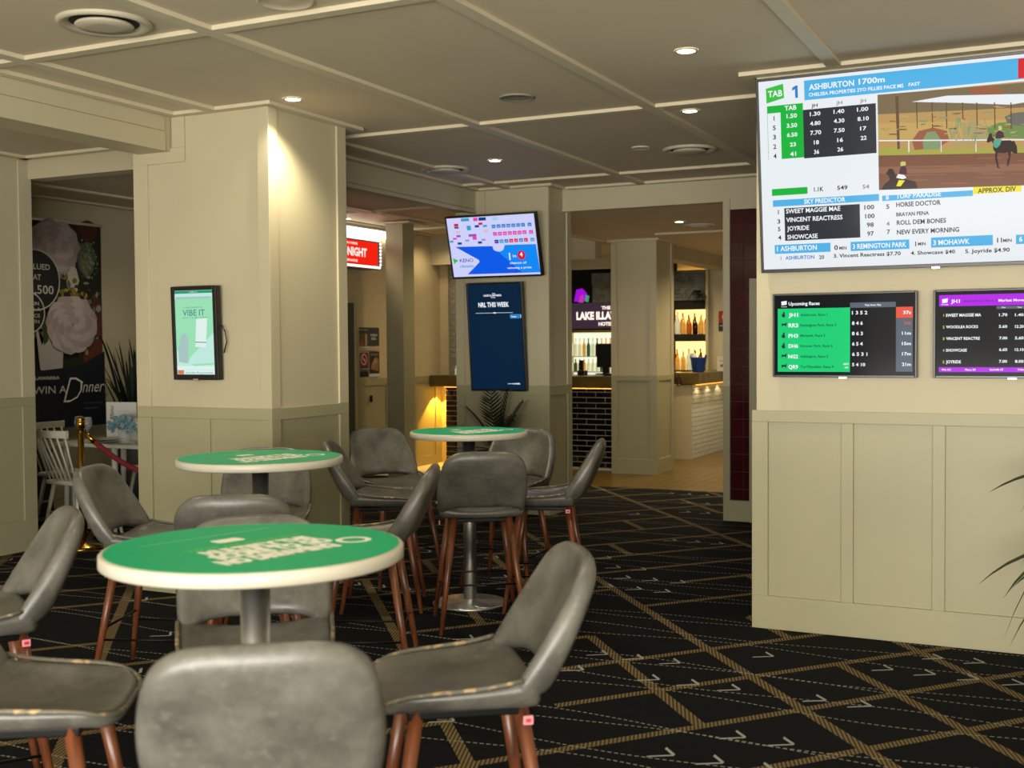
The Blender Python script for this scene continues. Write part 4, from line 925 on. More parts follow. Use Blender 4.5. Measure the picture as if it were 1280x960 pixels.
NRL = [('r', 0, 0, 1, 1, 'deep'), ('t', 'THE', .46, .905, .52, .01, 'white'), ('t', 'LAKE ILLAWARRA', .30, .885, .64, .018, 'white'), ('t', 'HOTEL', .44, .868, .52, .010, 'white'),
  ('t', 'NRL THIS WEEK', .19, .785, .77, .045, 'white'), ('r', .13, .726, .84, .729, 'white'), ('p', [(.44, .728), (.5, .735), (.53, .728), (.5, .721)], 'white'), ('r', .78, .672, .965, .712, 'blue'), ('t', 'Thursday', .80, .684, .90, .012, 'white'), ('r', .975, .678, .985, .708, 'white'),
  ('t', 'powered by', .68, .050, .78, .009, 'white'), ('t', 'nightlife', .78, .047, .91, .016, 'white')]
screen('tall dark blue portrait screen reading NRL THIS WEEK under the draw screen', -5.148, 9.635, 1.148, .54, .965, math.atan2(.09, .965), items=NRL, base='deep', bez=.014, bold=.03)
VB = [('r', 0, .03, 1, 1, 'vpale'), ('r', 0, .965, 1, 1, 'vgreen'), ('t', 'offers', .38, .975, .60, .012, 'vwhite'), ('r', .03, .90, .95, .925, 'vgrey'), ('p', [(0, .30), (.45, .10), (1, .12), (1, .9), (0, .9)], 'vmint'), ('p', [(.35, .2), (1, .5), (1, .14), (.3, .12)], 'vpale'),
  ('t', 'YOUR CHANCE TO', .22, .79, .72, .016, 'vink'), ('t', 'VIBE IT', .20, .70, .78, .075, 'vink'), ('t', 'IN THE APP', .20, .67, .85, .012, 'vink'), ('p', [(.55, .66), (.84, .67), (.78, .32), (.50, .33)], 'vwhite'), ('p', [(.5, .39), (.8, .385), (.8, .375), (.5, .38)], 'vink'),
  ('p', [(.06, .15), (.30, .13), (.33, .42), (.24, .50), (.12, .46), (.05, .30)], 'vgrey'), ('r', 0, .055, 1, .10, 'vwhite'), ('r', .02, 0, .18, .05, 'vorange'), ('r', .18, 0, 1, .05, 'vwhite'), ('t', 'Gamble Responsibly', .22, .012, .95, .02, 'vink')]
vs_ = screen('small portrait screen with pale green picture on the front pillar', -5.072, 5.612, 1.385, .30, .515, .03, items=VB, base='vpale', bez=.026, depth=.04, bold=.01)
MB().tube([(.335, .03, .30), (.36, .03, .26), (.365, .035, .20), (.345, .03, .13)], .004, M['black_plastic']).build('cable', vs_, True)

# ------------------------------------------------------------------ bar stools
def grid(mb, front, back, nu, nv, m):
    vs = [front(i/nu*2-1, j/nv) for j in range(nv+1) for i in range(nu+1)]; k = len(vs)
    vs += [back(i/nu*2-1, j/nv) for j in range(nv+1) for i in range(nu+1)]
    fs = []; q = lambda i, j: j*(nu+1)+i
    for j in range(nv):
        for i in range(nu):
            fs.append((q(i, j), q(i+1, j), q(i+1, j+1), q(i, j+1))); fs.append((k+q(i, j+1), k+q(i+1, j+1), k+q(i+1, j), k+q(i, j)))
    ring = [q(i, 0) for i in range(nu)]+[q(nu, j) for j in range(nv)]+[q(nu-i, nv) for i in range(nu)]+[q(0, nv-j) for j in range(nv)]
    for a in range(len(ring)):
        b = ring[(a+1) % len(ring)]; a = ring[a]; fs.append((b, a, k+a, k+b))
    mb.add(vs, fs, m)
def make_stool():
    t = thing('bar_stool', '', 'stool', (0, 0, 0), 0, 'grey leather bar stools')
    def bf(u, v):
        a = abs(u); hw = (.232+.010*math.sin(PI*min(v*1.2, 1)))*(1-.11*v**5)
        zt = .995-.05*a**5; zb = .695-.055*a**5
        return (hw*u, -.205-.130*v+.125*a**2.8*(1-.62*v)-.012*(1-a*a)*math.sin(PI*v), zb+(zt-zb)*v)
    def bb(u, v):
        x, y, z = bf(u, v); a = abs(u); e = max(0, abs(2*v-1))**8; th = (.048+.060*a**3*(1-v)+.012*a**3)*(1-.5*e*v)*(1-.2*a**12)
        return (x+u*.014*(1-.6*e)-u*.012*a**6*(1-v), y-th, z-.020*(1-v)+.010*a**4*(1-v)**4)
    b = MB(); grid(b, bf, bb, 14, 9, M['leather']); b.build('backrest', t, True, subsurf=1)
    def sf(u, s):
        a = abs(u); hw = .220+.020*s-.02*(1-s)**6
        y = .245-.440*s-.045*a**5*(1-s)**3+.020*a**3*s**4
        z = .662+.016*a**4-.022*(1-a*a)*math.sin(PI*s)-.022*(1-s)**7+.026*a**3*s**3+.010*s**3
        return (hw*u, y, z)
    def sb_(u, s):
        x, y, z = sf(u, s); a = abs(u); e = max(a**6, abs(2*s-1)**8)
        return (x*.96+.004*u, y*.98-.020*s**2, min(z-.052*(1-.25*e), .612+.014*e))
    st = MB(); grid(st, sf, sb_, 14, 14, M['leather']); seat = st.build('seat', t, True, subsurf=1)
    p = MB(); path = [sf(-1, 1-i/10) for i in range(1, 11)]+[sf(-1+i/7, 0) for i in range(1, 14)]+[sf(1, i/10) for i in range(0, 10)]
    p.tube([(x*1.0, y, z-.006) for x, y, z in path], .0068, M['piping'], 6); p.build('piping', seat, True)
    MB().box(-.17, .17, -.15, .15, .590, .612, M['black_metal']).build('seat_plate', t, bevel=.004)
    tops = []; feet = []
    for sx, sy in ((-1, 1), (1, 1), (1, -1), (-1, -1)):
        a = Vector((.150*sx, .135*sy-.01, .612)); f = Vector((.232*sx, .232*sy-.01, 0)); tops.append(a); feet.append(f)
        MB().tube([a, a.lerp(f, .5), f], [.0205, .0175, .0115], M['walnut'], 12).build('leg', t, True)
    for i in range(4):
        k = .66 if i % 2 else .58
        MB().tube([tops[i].lerp(feet[i], k), tops[(i+1) % 4].lerp(feet[(i+1) % 4], k)], .0055, M['black_metal'], 6).build('footrest_bar', t, True)
    tg = MB().box(-.232, -.226, -.165, -.140, .583, .605, M['tag']).build('label_tag', t)
    MB().box(-.2330, -.2322, -.160, -.146, .589, .599, M['tag_red']).build('tag_mark', tg)
    return t
proto = make_stool()
STOOLS = [
(-1.536, 2.772, 216, 'bar stool right of the nearest table, worn seat and inner backrest in full view'),
(-1.600, 2.035, 126, 'nearest bar stool, seen from behind, its grey backrest filling the bottom centre'),
(-2.452, 2.165, 33, 'bar stool at bottom left of which only the worn seat front shows'),
(-3.37, 2.70, 236, 'bar stool cut by the left edge of the photo, its curved backrest side showing'),
(-3.956, 4.242, 22, 'bar stool left of the middle table with its side to the brass post'),
(-3.08, 3.80, 120, 'bar stool with its back to the viewer between the nearest and the middle table'),
(-2.267, 2.832, 309, 'bar stool facing the viewer on the far side of the nearest table'),
(-3.90, 4.95, 304, 'bar stool facing the viewer on the far side of the middle table'),
(-3.77, 5.93, 28, 'dark bar stool facing right at the left of the farthest table'),
(-4.09, 6.575, 328, 'bar stool facing the viewer left of the farthest table, before the amber lit panel'),
(-3.055, 4.606, 206, 'bar stool facing left at the right of the middle table'),
(-3.046, 5.753, 124, 'dark bar stool with its back to the viewer right before the farthest table'),
(-3.379, 6.78, 274, 'bar stool mostly hidden behind the right side of the farthest table'),
(-2.905, 6.33, 200, 'bar stool facing left at the right of the farthest table, by the open carpet'),
]
for i, (x, y, ang, lab) in enumerate(STOOLS):
    rz = math.radians(ang-90)
    if i == 0: proto.location = (x, y, 0); proto.rotation_euler = (0, 0, rz); proto['label'] = lab
    else: dup(proto, (x, y, 0), rz, lab)

# ------------------------------------------------------------------ round tables
def make_table(x, y, r, label):
    t = thing('bar_table', label, 'table', (x, y, 0), 0, 'round green topped bar tables')
    zt = 1.04
    top = MB().lathe([(r-.006, zt-.036), (r, zt-.031), (r, zt-.005), (r-.004, zt-.001), (r-.012, zt)], M['white_rim'], 72).build('tabletop', t, True)
    top.data.polygons[-1].use_smooth = False; top.data.polygons[-2].use_smooth = False
    pr = MB().lathe([(r-.012, zt+.0004), (r-.012, zt+.0009)], M['green_print'], 72).build('printed_top', t)
    g = MB(); k = r/.38
    R_ = Matrix.Translation((0, 0, zt+.0012)) @ Matrix.Rotation(math.radians(75), 4, 'Z') @ Matrix.Scale(k, 4)
    def put(body, u0, w0, u1, h, m, bold=.0):
        vs, fs = text_mesh(body, bold); a = min(v[0] for v in vs); b = max(v[0] for v in vs)
        g.add([(u0+(v[0]-a)*(u1-u0)/(b-a), w0+v[1]*h/.729, .0003 if m is M['print_white'] else 0) for v in vs], fs, m, R_)
    put('WHAT ARE YOU REALLY', -.17, .034, .19, .030, M['print_lime'], .03)
    put('MULTIPLY THE', -.16, -.038, .17, .056, M['print_white'], .085)
    put('SCORE TO GO', -.18, -.105, .18, .058, M['print_white'], .085)
    put('NO DREAMING', -.21, -.178, .14, .060, M['print_white'], .085)
    g.add([(-.20, .205, 0), (.20, .205, 0), (.20, .212, 0), (-.20, .212, 0)], [(0, 1, 2, 3)], M['print_pale'], R_)
    def rr(cx, cy, a, b, c, n=4):
        pts = []
        for qx, qy, s0 in ((1, 1, 0), (-1, 1, 90), (-1, -1, 180), (1, -1, 270)):
            for j in range(n+1):
                th = math.radians(s0+90*j/n); pts.append((cx+qx*(a-c)+c*math.cos(th), cy+qy*(b-c)+c*math.sin(th), .0002))
        return pts
    pts = rr(0, .115, .042, .026, .012); g.add(pts, [tuple(range(len(pts)))], M['print_white'], R_)
    n = 28; vs = [( .215+ro*math.cos(2*PI*j/n)*1.05, -.135+ro*math.sin(2*PI*j/n), .0003) for ro in (.030, .046) for j in range(n)]
    g.add(vs, [(j, (j+1) % n, n+(j+1) % n, n+j) for j in range(n)], M['print_white'], R_)
    g.build('lettering', pr)
    MB().lathe([(.10, zt-.046), (.10, zt-.037)], M['black_metal'], 28).build('mount_plate', t)
    MB().lathe([(.038, .02), (.038, zt-.04)], M['steel'], 28).build('pole', t, True)
    MB().lathe([(.225, 0), (.225, .008), (.215, .014), (.06, .020), (.045, .030)], M['steel'], 56).build('base_plate', t, True)
make_table(-1.923, 2.401, .382, 'nearest round green topped bar table with white rim and steel pole')
make_table(-3.459, 4.368, .382, 'round green topped bar table in front of the white front pillar, left middle')
make_table(-3.334, 6.183, .352, 'farthest round green topped bar table, below the tall dark screen')

# ------------------------------------------------------------------ marquee sign and wall pieces at far left
t = thing('marquee_sign', 'red light box sign with bulb border above the doorway reading TONIGHT', 'sign', (-7.52, 10.15, 2.45), PI/2)
W_, H_ = 1.65, .36
MB().box(0, W_, 0, .22, 0, H_, M['black_plastic']).build('light_box', t)
g = MB().poly([(.05, .045), (W_-.075, .045), (W_-.075, H_-.05), (.05, H_-.05)], -.002, disp('signred', 1.0)).build('red_panel', t)
g = MB(); put_text(g, 'TONIGHT', .76, .135, 1.34, .095, -.004, disp('signwhite', 1.1), .04); put_text(g, "WHAT'S ON HERE", .62, .262, 1.15, .026, -.004, disp('signwhite', 1.1), .03); put_text(g, 'HAPPENINGS', .62, .068, 1.15, .026, -.004, disp('signwhite', 1.1), .03); g.build('lettering', t)
bl = MB().lathe([(.001, .0), (.012, .003), (.017, .010), (.012, .018), (.001, .022)], M['bulb'], 8, tr=Matrix.Rotation(PI/2, 4, 'X')).build('bulb', t, True)
pos = [(.03+i*.0393, q) for i in range(41) for q in (.022, H_-.022)]+[(q, .058+i*.0405) for i in range(7) for q in (.02, W_-.03)]
for i, (a, b) in enumerate(pos):
    o = bl if i == 0 else bl.copy()
    if i: C.objects.link(o)
    o.location = (a, -.002, b)
t = thing('cove_light', 'long glowing white tube light on the wall above the marquee sign', 'light', (-7.75, 0, 0))
MB().box(0, .05, 10.2, 12.4, 2.86, 2.94, M['tube']).build('tube', t); MB().box(0, .06, 10.2, 12.4, 2.94, 2.97, M['white_rim']).build('batten_housing', t)
struct('trim_11', MB().box(-7.36, -7.13, 11.65, 11.90, 0, 2.97, M['olive']).box(-7.45, -7.0, 11.58, 12.0, 2.965, 2.985, M['batten']))
def poster(name, label, y0, y1, z0, z1, shapes):
    t = thing(name, label, 'poster', (-7.748, y0, z0), PI/2)
    w, h = y1-y0, z1-z0
    MB().box(0, w, -.003, .001, 0, h, M['paper']).build('sheet', t)
    g = MB(); k = 0
    for s in shapes:
        k += 1; yy = -.0034-.0002*k
        if s[0] == 'r': g.poly([(s[1]*w, s[2]*h), (s[3]*w, s[2]*h), (s[3]*w, s[4]*h), (s[1]*w, s[4]*h)], yy, ink(s[5]))
        elif s[0] == 'p': g.poly([(a*w, b*h) for a, b in s[1]], yy, ink(s[2]))
        elif s[0] == 'o':
            n = 20; c, d, ro, ri = s[1]*w, s[2]*h, s[3]*w, s[4]*w
            g.add([(c+q*math.cos(2*PI*j/n), yy, d+q*math.sin(2*PI*j/n)) for q in (ri, ro) for j in range(n)], [(j, (j+1) % n, n+(j+1) % n, n+j) for j in range(n)], ink(s[5]))
        else: put_text(g, s[1], s[2]*w, s[3]*h, s[4]*w, s[5]*h, yy-.0003, ink(s[6]), .02)
    g.build('printing', t)
poster('wall_poster', 'wide poster with tall glass and two white words, top one beside the doorway', 11.65, 12.09, 1.50, 1.775,
  [('r', 0, .18, 1, 1, '3a3c3e'), ('p', [(0, .18), (.3, .10), (.6, .18), (1, .2), (1, 0), (0, 0)], 'b9a890'), ('p', [(.02, .3), (.2, .25), (.46, .3), (.44, .72), (.3, .8), (0, .66)], '6a5a2c'), ('r', .30, .2, .38, .7, 'b8b48a'), ('p', [(0, .2), (.28, .2), (.2, .45), (.08, .35)], 'b4552c'), ('t', 'book now', 0, .88, .42, .05, 'c8c8c0'), ('t', 'TUESDAY', .55, .62, .92, .10, 'e8e8e0'), ('t', 'DEAL', .60, .47, .86, .10, 'e8e8e0')])
NS = [('r', 0, 0, 1, 1, '0b0d0c'), ('r', 0, .42, 1, 1, '8c1c16'), ('o', .5, .72, .36, .29, 'd8cfc4'), ('p', [(.30, .84), (.34, .87), (.70, .60), (.66, .57)], 'd8cfc4'), ('p', [(.32, .70), (.66, .68), (.66, .72), (.32, .74)], 'd8cfc4'), ('r', 0, .22, 1, .38, '1d4a44'), ('t', 'NO SMOKING', .06, .31, .94, .05, 'd8dcd4'), ('t', 'beyond this point', .06, .24, .94, .035, 'b8bcb4')]
poster('no_smoking_sign', 'red and black no smoking notice, lower left of the posters beside the doorway', 11.66, 11.845, 1.185, 1.475, NS)
poster('wall_poster', 'small dark poster with people picture, lower right beside the doorway', 11.87, 12.09, 1.185, 1.485,
  [('r', 0, .12, 1, 1, '2a2620'), ('r', .1, .84, .9, .93, '6a6860'), ('p', [(.1, .3), (.9, .2), (.95, .7), (.6, .8), (.3, .6)], '8c6a3c'), ('o', .6, .62, .16, .02, 'b88a58'), ('o', .35, .45, .14, .02, 'a87848')])
MB2 = MB().box(0, .02, 12.5, 12.53, 1.02, 1.10, M['black_metal']); tag(MB2.build('bag_hook', loc=(-7.75, -.62, -.14)), 'small black hook on the wainscot below the posters', 'hook')

# ------------------------------------------------------------------ bar counter
t = thing('bar_counter', 'long bar counter with black glazed brick front and thick timber top behind the pillars', 'bar counter')
MB().box(-7.60, -5.05, 13.47, 13.95, 0, 1.02, M['grout']).build('counter_body', t)
MB().box(-7.74, -5.05, 13.28, 14.05, 1.02, 1.165, M['bar_top']).build('counter_top', t, bevel=.006)
MB().box(-7.60, -5.1, 13.42, 13.44, 1.006, 1.0195, M['led']).build('led_strip', t)
bk = MB().box(.003, .247, 0, .012, .003, .062, M['black_brick']).build('brick', t, bevel=.002); bk.location = (-7.6, 13.463, 0); first = True
for j in range(15):
    x = -7.6-(.125 if j % 2 else 0)
    while x < -5.1:
        xx = max(x, -7.6)
        if not (-7.25 < xx < -6.2):
            if first: o = bk; first = False
            else: o = bk.copy(); C.objects.link(o)
            o.location = (xx, 13.463, .965-j*.067); 
            if xx != x: o.scale = (.5, 1, 1)
        x += .25
# return of the bar, white tiles
t = thing('bar_return', 'white tiled end of the bar with timber top, right of the far pillar', 'bar counter')
MB().box(-5.06, -4.80, 15.2, 17.0, 0, 1.0, M['grout']).box(-5.06, -4.79, 15.18, 15.2, 0, 1.0, M['cream']).build('counter_body', t)
MB().box(-5.03, -4.665, 15.12, 17.0, 1.012, 1.165, M['bar_top']).build('counter_top', t, bevel=.006)
MB().box(-4.74, -4.715, 15.22, 16.95, .998, 1.011, M['led']).build('led_strip', t)
wt_ = MB().box(0, .012, .002, .298, .002, .058, M['white_tile']).build('tile', t, bevel=.003)
first = True
for j in range(16):
    y = 15.2-(.15 if j % 2 else 0)
    while y < 16.9:
        yy = max(y, 15.2); o = wt_ if first else wt_.copy()
        if not first: C.objects.link(o)
        first = False; o.location = (-4.80, yy, .93-j*.062)
        if yy != y: o.scale = (1, .5, 1)
        y += .30
tag(MB().box(-5.11, -5.09, 14.0, 15.18, 0, 1.0, M['tan']).build('service_gate'), 'narrow pale service gate lit warm beside the white tiled bar end', 'gate')
struct('trim_12', MB().box(-5.12, -5.0, 15.0, 15.02, 0, 1.0, M['cream']))
# glazed brick pier behind the counter
gp = struct('trim_13', MB().box(-7.64, -7.30, 13.66, 13.95, 1.165, 2.61, M['grout']).box(-7.764, -7.64, 13.62, 13.95, 0, 2.61, M['tan']))
gb = MB().box(.003, .197, 0, .014, .003, .069, M['glazed']).build('brick', gp, bevel=.004); first = True
for j in range(20):
    x = -7.64-(.1 if j % 2 else 0)
    while x < -7.3:
        xx = max(x, -7.64); o = gb if first else gb.copy()
        if not first: C.objects.link(o)
        first = False; o.location = (xx, 13.647, 1.167+j*.072)
        if xx != x: o.scale = (.5, 1, 1)
        x += .2

# ------------------------------------------------------------------ back bar, right window
t = thing('back_bar_shelves', 'lit back bar shelving with dark stone header seen right of the far pillar', 'shelving')
MB().box(-5.68, -5.10, 17.22, 17.27, 1.12, 2.66, M['ledw']).build('lit_back_panel', t)
for z0 in (1.13, 1.62, 1.66): pass
MB().box(-5.68, -5.14, 17.0, 17.22, 1.13, 1.16, M['bar_top']).build('shelf', t)
MB().box(-5.68, -5.14, 17.0, 17.22, 1.59, 1.70, M['dark']).build('shelf', t)
MB().box(-5.68, -5.14, 17.0, 17.22, 2.07, 2.20, M['dark']).build('shelf', t)
MB().box(-5.14, -5.10, 16.98, 17.24, 0, 2.66, M['cream']).build('side_panel', t)
MB().box(-5.68, -5.16, 16.45, 17.2, 0, 1.12, M['slate']).build('lower_cabinet', t)
MB().box(-5.68, -5.14, 17.02, 17.2, 2.2, 2.66, M['dark']).build('header_core', t)
for j in range(9):
    x = -5.68
    while x < -5.15:
        L = random.uniform(.1, .25); x1 = min(x+L, -5.145)
        MB().box(x+.002, x1-.002, 16.985-random.uniform(0, .02), 17.02, 2.205+j*.05, 2.25+j*.05, M['slate']).build('stone', t); x = x1
ORD = ['leftmost', 'second from left', 'third from left', 'fourth from left', 'fifth from left', 'sixth from left', 'seventh from left', 'eighth from left', 'ninth from left', 'tenth from left', 'eleventh from left', 'rightmost']
def bottle(kind, label, group, loc, h=.3, r=.037, first={}):
    key = kind
    if key not in first:
        b = MB().lathe([(.8, 0), (1, .03), (1, .55), (.85, .66), (.36, .76), (.33, .93), (.4, .94), (.4, 1), (.3, 1)], M[kind], 10)
        b.v = [(x*.037, y*.037, z*.3) for x, y, z in b.v]; first[key] = b.build('bottle', None, True); o = first[key]
    else: o = first[key].copy(); C.objects.link(o)
    o.location = loc; o.scale = (r/.037, r/.037, h/.3); tag(o, label, 'bottle', group)
for z0, zn in ((1.16, 'lower'), (1.70, 'upper')):
    for row in range(2):
        for i in range(6):
            k = random.choice(['amber_glass', 'gold_glass', 'gold_glass', 'amber_glass', 'clear_bottle', 'dark_bottle'])
            bottle(k, '%s spirit bottle, %s row, %s back bar shelf' % (ORD[i] if i < 5 else 'rightmost', ('back', 'front')[row], zn), 'spirit bottles on the %s back bar shelf' % zn, (-5.64+i*.092+row*.04, 17.16-row*.09, z0), random.uniform(.25, .34), random.uniform(.034, .042))
# trailing greenery over the stone header, leafy plant on the left of shelves
def leaf_fan(mb, c, n, L, m, droop=.6, wd=.02, up0=.2, up1=1.2, seg=5, az0=0, az1=2*PI):
    for i in range(n):
        az = random.uniform(az0, az1); el = random.uniform(up0, up1); l = L*random.uniform(.65, 1.1); w0 = wd*random.uniform(.7, 1.2)
        d = Vector((math.cos(az), math.sin(az), 0)); side = Vector((-d.y, d.x, 0)); vs = []; fs = []
        for s in range(seg+1):
            t_ = s/seg; r_ = l*t_*math.cos(el)*(1-.12*t_); z_ = l*t_*math.sin(el)-droop*l*t_*t_
            w = w0*math.sin(PI*min(.08+t_*.92, 1))**.6*(1 if s < seg else .02)
            p = Vector(c)+d*r_+Vector((0, 0, z_)); vs += [p-side*w+Vector((0, 0, w*.25)), p-Vector((0, 0, w*.2)), p+side*w+Vector((0, 0, w*.25))]
        for s in range(seg):
            a = s*3; fs += [(a, a+1, a+4, a+3), (a+1, a+2, a+5, a+4)]
        mb.add(vs, fs, m)
t = thing('shelf_fern', 'bushy green fern standing at the left of the back bar shelves', 'plant', (-5.56, 16.6, 1.12))
for i in range(24): pass
g = MB(); 
for k in range(7): leaf_fan(g, (random.uniform(-.05, .05), random.uniform(-.04, .04), .12+k*.07), 9, .16, M['leaf'], .3, .022)
g.build('foliage', t, True); MB().lathe([(.05, 0), (.07, .12), (.064, .12)], M['pot'], 16).build('pot', t, True)
t = thing('trailing_plant', 'dark trailing greenery hanging over the stone header of the back bar', 'plant', (-5.25, 16.93, 2.32))
g = MB(); leaf_fan(g, (0, 0, 0), 22, .17, M['leaf_dark'], 1.1, .014); leaf_fan(g, (.07, 0, -.05), 16, .15, M['leaf_dark'], 1.1, .014); g.build('foliage', t, True); MB().box(-.08, .1, 0, .05, -.04, 0, M['pot']).build('trough', t)
t = thing('ice_bucket', 'blue plastic bucket on the timber top of the bar end', 'bucket', (-4.79, 15.5, 1.165))
MB().lathe([(.075, 0), (.085, .01), (.108, .19), (.113, .195), (.110, .205), (.102, .2), (.078, .012)], M['blue'], 28).build('pail', t, True)
for s in (-1, 1): MB().box(s*.105-.012, s*.105+.012, -.02, .02, .19, .235, M['blue']).build('handle', t, bevel=.004)
tag(MB().lathe([(.03, 0), (.042, .1), (.04, .24), (.022, .26)], M['paper'], 14, c=(0, 0, 0)).build('paper_roll', None, True, loc=(-4.81, 15.50, 1.18)), 'white paper roll sticking out of the blue bucket', 'paper roll')
bpy.data.objects['paper_roll'].rotation_euler = (0, -.25, 0)
t = thing('menu_stand', 'white upright card with red print on the bar end', 'menu card', (-4.72, 16.15, 1.165))
MB().box(0, .17, 0, .012, 0, .21, M['paper']).build('card', t)
g = MB(); g.poly([(.04, .06), (.11, .055), (.12, .09), (.05, .10)], -.001, ink('a8483a')); g.poly([(.03, .14), (.14, .14), (.14, .15), (.03, .15)], -.001, ink('7a8a70')); g.build('printing', t)
t = thing('small_pot_plant', 'small green plant behind the white card on the bar end', 'plant', (-4.62, 16.5, 1.165))
MB().lathe([(.04, 0), (.055, .2), (.05, .2)], M['paper'], 14).build('pot', t, True); g = MB(); leaf_fan(g, (0, 0, .2), 26, .12, M['leaf'], .5, .014); g.build('foliage', t, True)
t = thing('no_smoking_sign', 'no smoking sign on the far wall above the bar end', 'sign', (-4.97, 17.09, 1.74))
MB().box(0, .22, 0, .006, 0, .30, M['paper']).build('sheet', t)
g = MB(); w, h = .22, .30
g.poly([(0, 0), (w, 0), (w, .12), (0, .12)], -.001, ink('0f1112')); g.poly([(0, .12), (w, .12), (w, h), (0, h)], -.001, ink('9a2420'))
n = 20; g.add([(.12+q*math.cos(2*PI*j/n), -.0015, .21+q*math.sin(2*PI*j/n)) for q in (.05, .066) for j in range(n)], [(j, (j+1) % n, n+(j+1) % n, n+j) for j in range(n)], ink('d8d0c8')); g.poly([(.08, .24), (.09, .25), (.165, .18), (.155, .17)], -.0016, ink('d8d0c8')); put_text(g, 'NO SMOKING', .02, .07, .20, .022, -.0016, ink('d8d0c8'), .02); g.build('printing', t)
t = thing('beer_tap_hose', 'thin black looped strap hanging at the end of the counter right of the far pillar', 'strap', (-4.97, 15.11, 1.17))
MB().tube([(0, 0, 0), (.045, -.01, -.07), (.06, -.01, -.15), (.03, -.01, -.18), (-.01, -.01, -.13), (0, -.012, -.02)], .007, M['black_plastic']).build('strap_loop', t, True)

# ------------------------------------------------------------------ back bar, left window: fridge, name board, till
t = thing('bottle_fridge', 'glass door fridge glowing pale with bottles behind the bar', 'fridge', (-7.35, 17.0, 0))
MB().box(0, .9, .16, .24, .9, 1.74, M['fridge']).build('lit_interior', t)
MB().box(-.03, 0, -.12, .24, .2, 1.78, M['gold']).box(.9, .93, -.12, .24, .2, 1.78, M['bar_top']).box(0, .9, -.12, .24, 1.74, 1.78, M['bar_top']).box(0, .9, -.12, .24, .2, .9, M['dark']).build('frame', t)
MB().box(0, .9, -.1, .15, 1.12, 1.13, M['steel']).build('shelf', t); MB().box(0, .9, -.1, .15, 1.36, 1.37, M['steel']).build('shelf', t)
for z0 in (1.13, 1.37):
    for i in range(12): bottle(random.choice(['clear_bottle', 'green_bottle', 'gold_glass', 'clear_bottle', 'dark_bottle']), '%s chilled bottle on the %s shelf of the glowing fridge' % (ORD[i], 'lower' if z0 < 1.3 else 'upper'), 'bottles in the fridge', (-7.31+i*.073, 16.97, z0), .2 if z0 < 1.3 else .28, .03)
t = thing('name_board', 'dark plum name board with lit lettering over the fridge behind the bar', 'sign', (-7.75, 16.9, 1.80))
MB().box(0, 1.62, .012, .06, 0, .40, M['black_plastic']).build('board', t); MB().poly([(0, 0), (1.62, 0), (1.62, .40), (0, .40)], .01, disp('signplum', .55)).build('board_face', t)
g = MB(); put_text(g, 'LAKE ILLAWARRA', .56, .145, 2.02-.42, .115, 0, disp('signwhite', 1.3), .05); put_text(g, 'THE', .98, .295, 1.13, .05, 0, disp('signwhite', 1.2), .05); put_text(g, 'HOTEL', .93, .045, 1.17, .055, 0, disp('signwhite', 1.2), .05); g.build('lettering', t)
t = thing('stone_panel', 'dark grey stone tiled panel above the bar name board', 'panel')
MB().box(-6.97, -6.3, 17.0, 17.1, 2.2, 2.66, M['dark']).build('backing', t)
for i in range(3):
    for j in range(4): MB().box(-6.968+i*.2, -6.772+i*.2, 16.985, 17.0, 2.203+j*.115, 2.314+j*.115, M['slate']).build('stone', t, bevel=.002)
t = thing('bar_television', 'small screen with purple and red picture above the bar name board', 'screen', (-7.45, 16.95, 2.21))
MB().box(-.02, .50, .003, .04, -.02, .27, M['black_plastic']).build('housing', t)
g = MB(); 
for p_, c_ in (([(.2, .02), (.36, 0), (.42, .14), (.34, .22), (.24, .2)], 'violet'), ([(.28, .0), (.36, .0), (.36, .12), (.3, .1)], 'pink'), ([(.38, .02), (.44, .0), (.46, .1), (.4, .12)], 'turq')): g.poly(p_, -.001, disp(c_, .8))
g.build('display_image', t)
t = thing('till_monitor', 'black till monitor seen from behind on the bar counter', 'monitor', (-5.47, 13.75, 1.165))
MB().box(-.10, .12, -.02, .02, .10, .40, M['black_plastic']).build('screen_housing', t, bevel=.006); MB().box(-.03, .05, .01, .05, .02, .2, M['black_plastic']).build('neck', t); MB().box(-.10, .12, -.06, .10, 0, .025, M['black_plastic']).build('base', t, bevel=.005)
t = thing('card_terminal', 'black card terminal at the left end of the visible bar counter', 'terminal', (-5.76, 13.72, 1.165))
MB().box(-.05, .05, -.05, .06, 0, .06, M['black_plastic']).build('body', t, bevel=.006); MB().box(-.06, .0, .03, .06, .05, .19, M['black_plastic']).build('display', t, bevel=.004)
tag(MB().box(-.06, .06, -.03, .03, 0, .015, M['paper']).build('receipt_pad', loc=(-5.45, 13.48, 1.165)), 'white receipt pad in front of the till monitor', 'notepad')
for i in range(3): bottle('clear_bottle', ('left', 'middle', 'right')[i]+' of three small bottles on the counter left of the screens', 'bottles on the counter left end', (-7.5+i*.07, 13.58, 1.165), .12, .022)

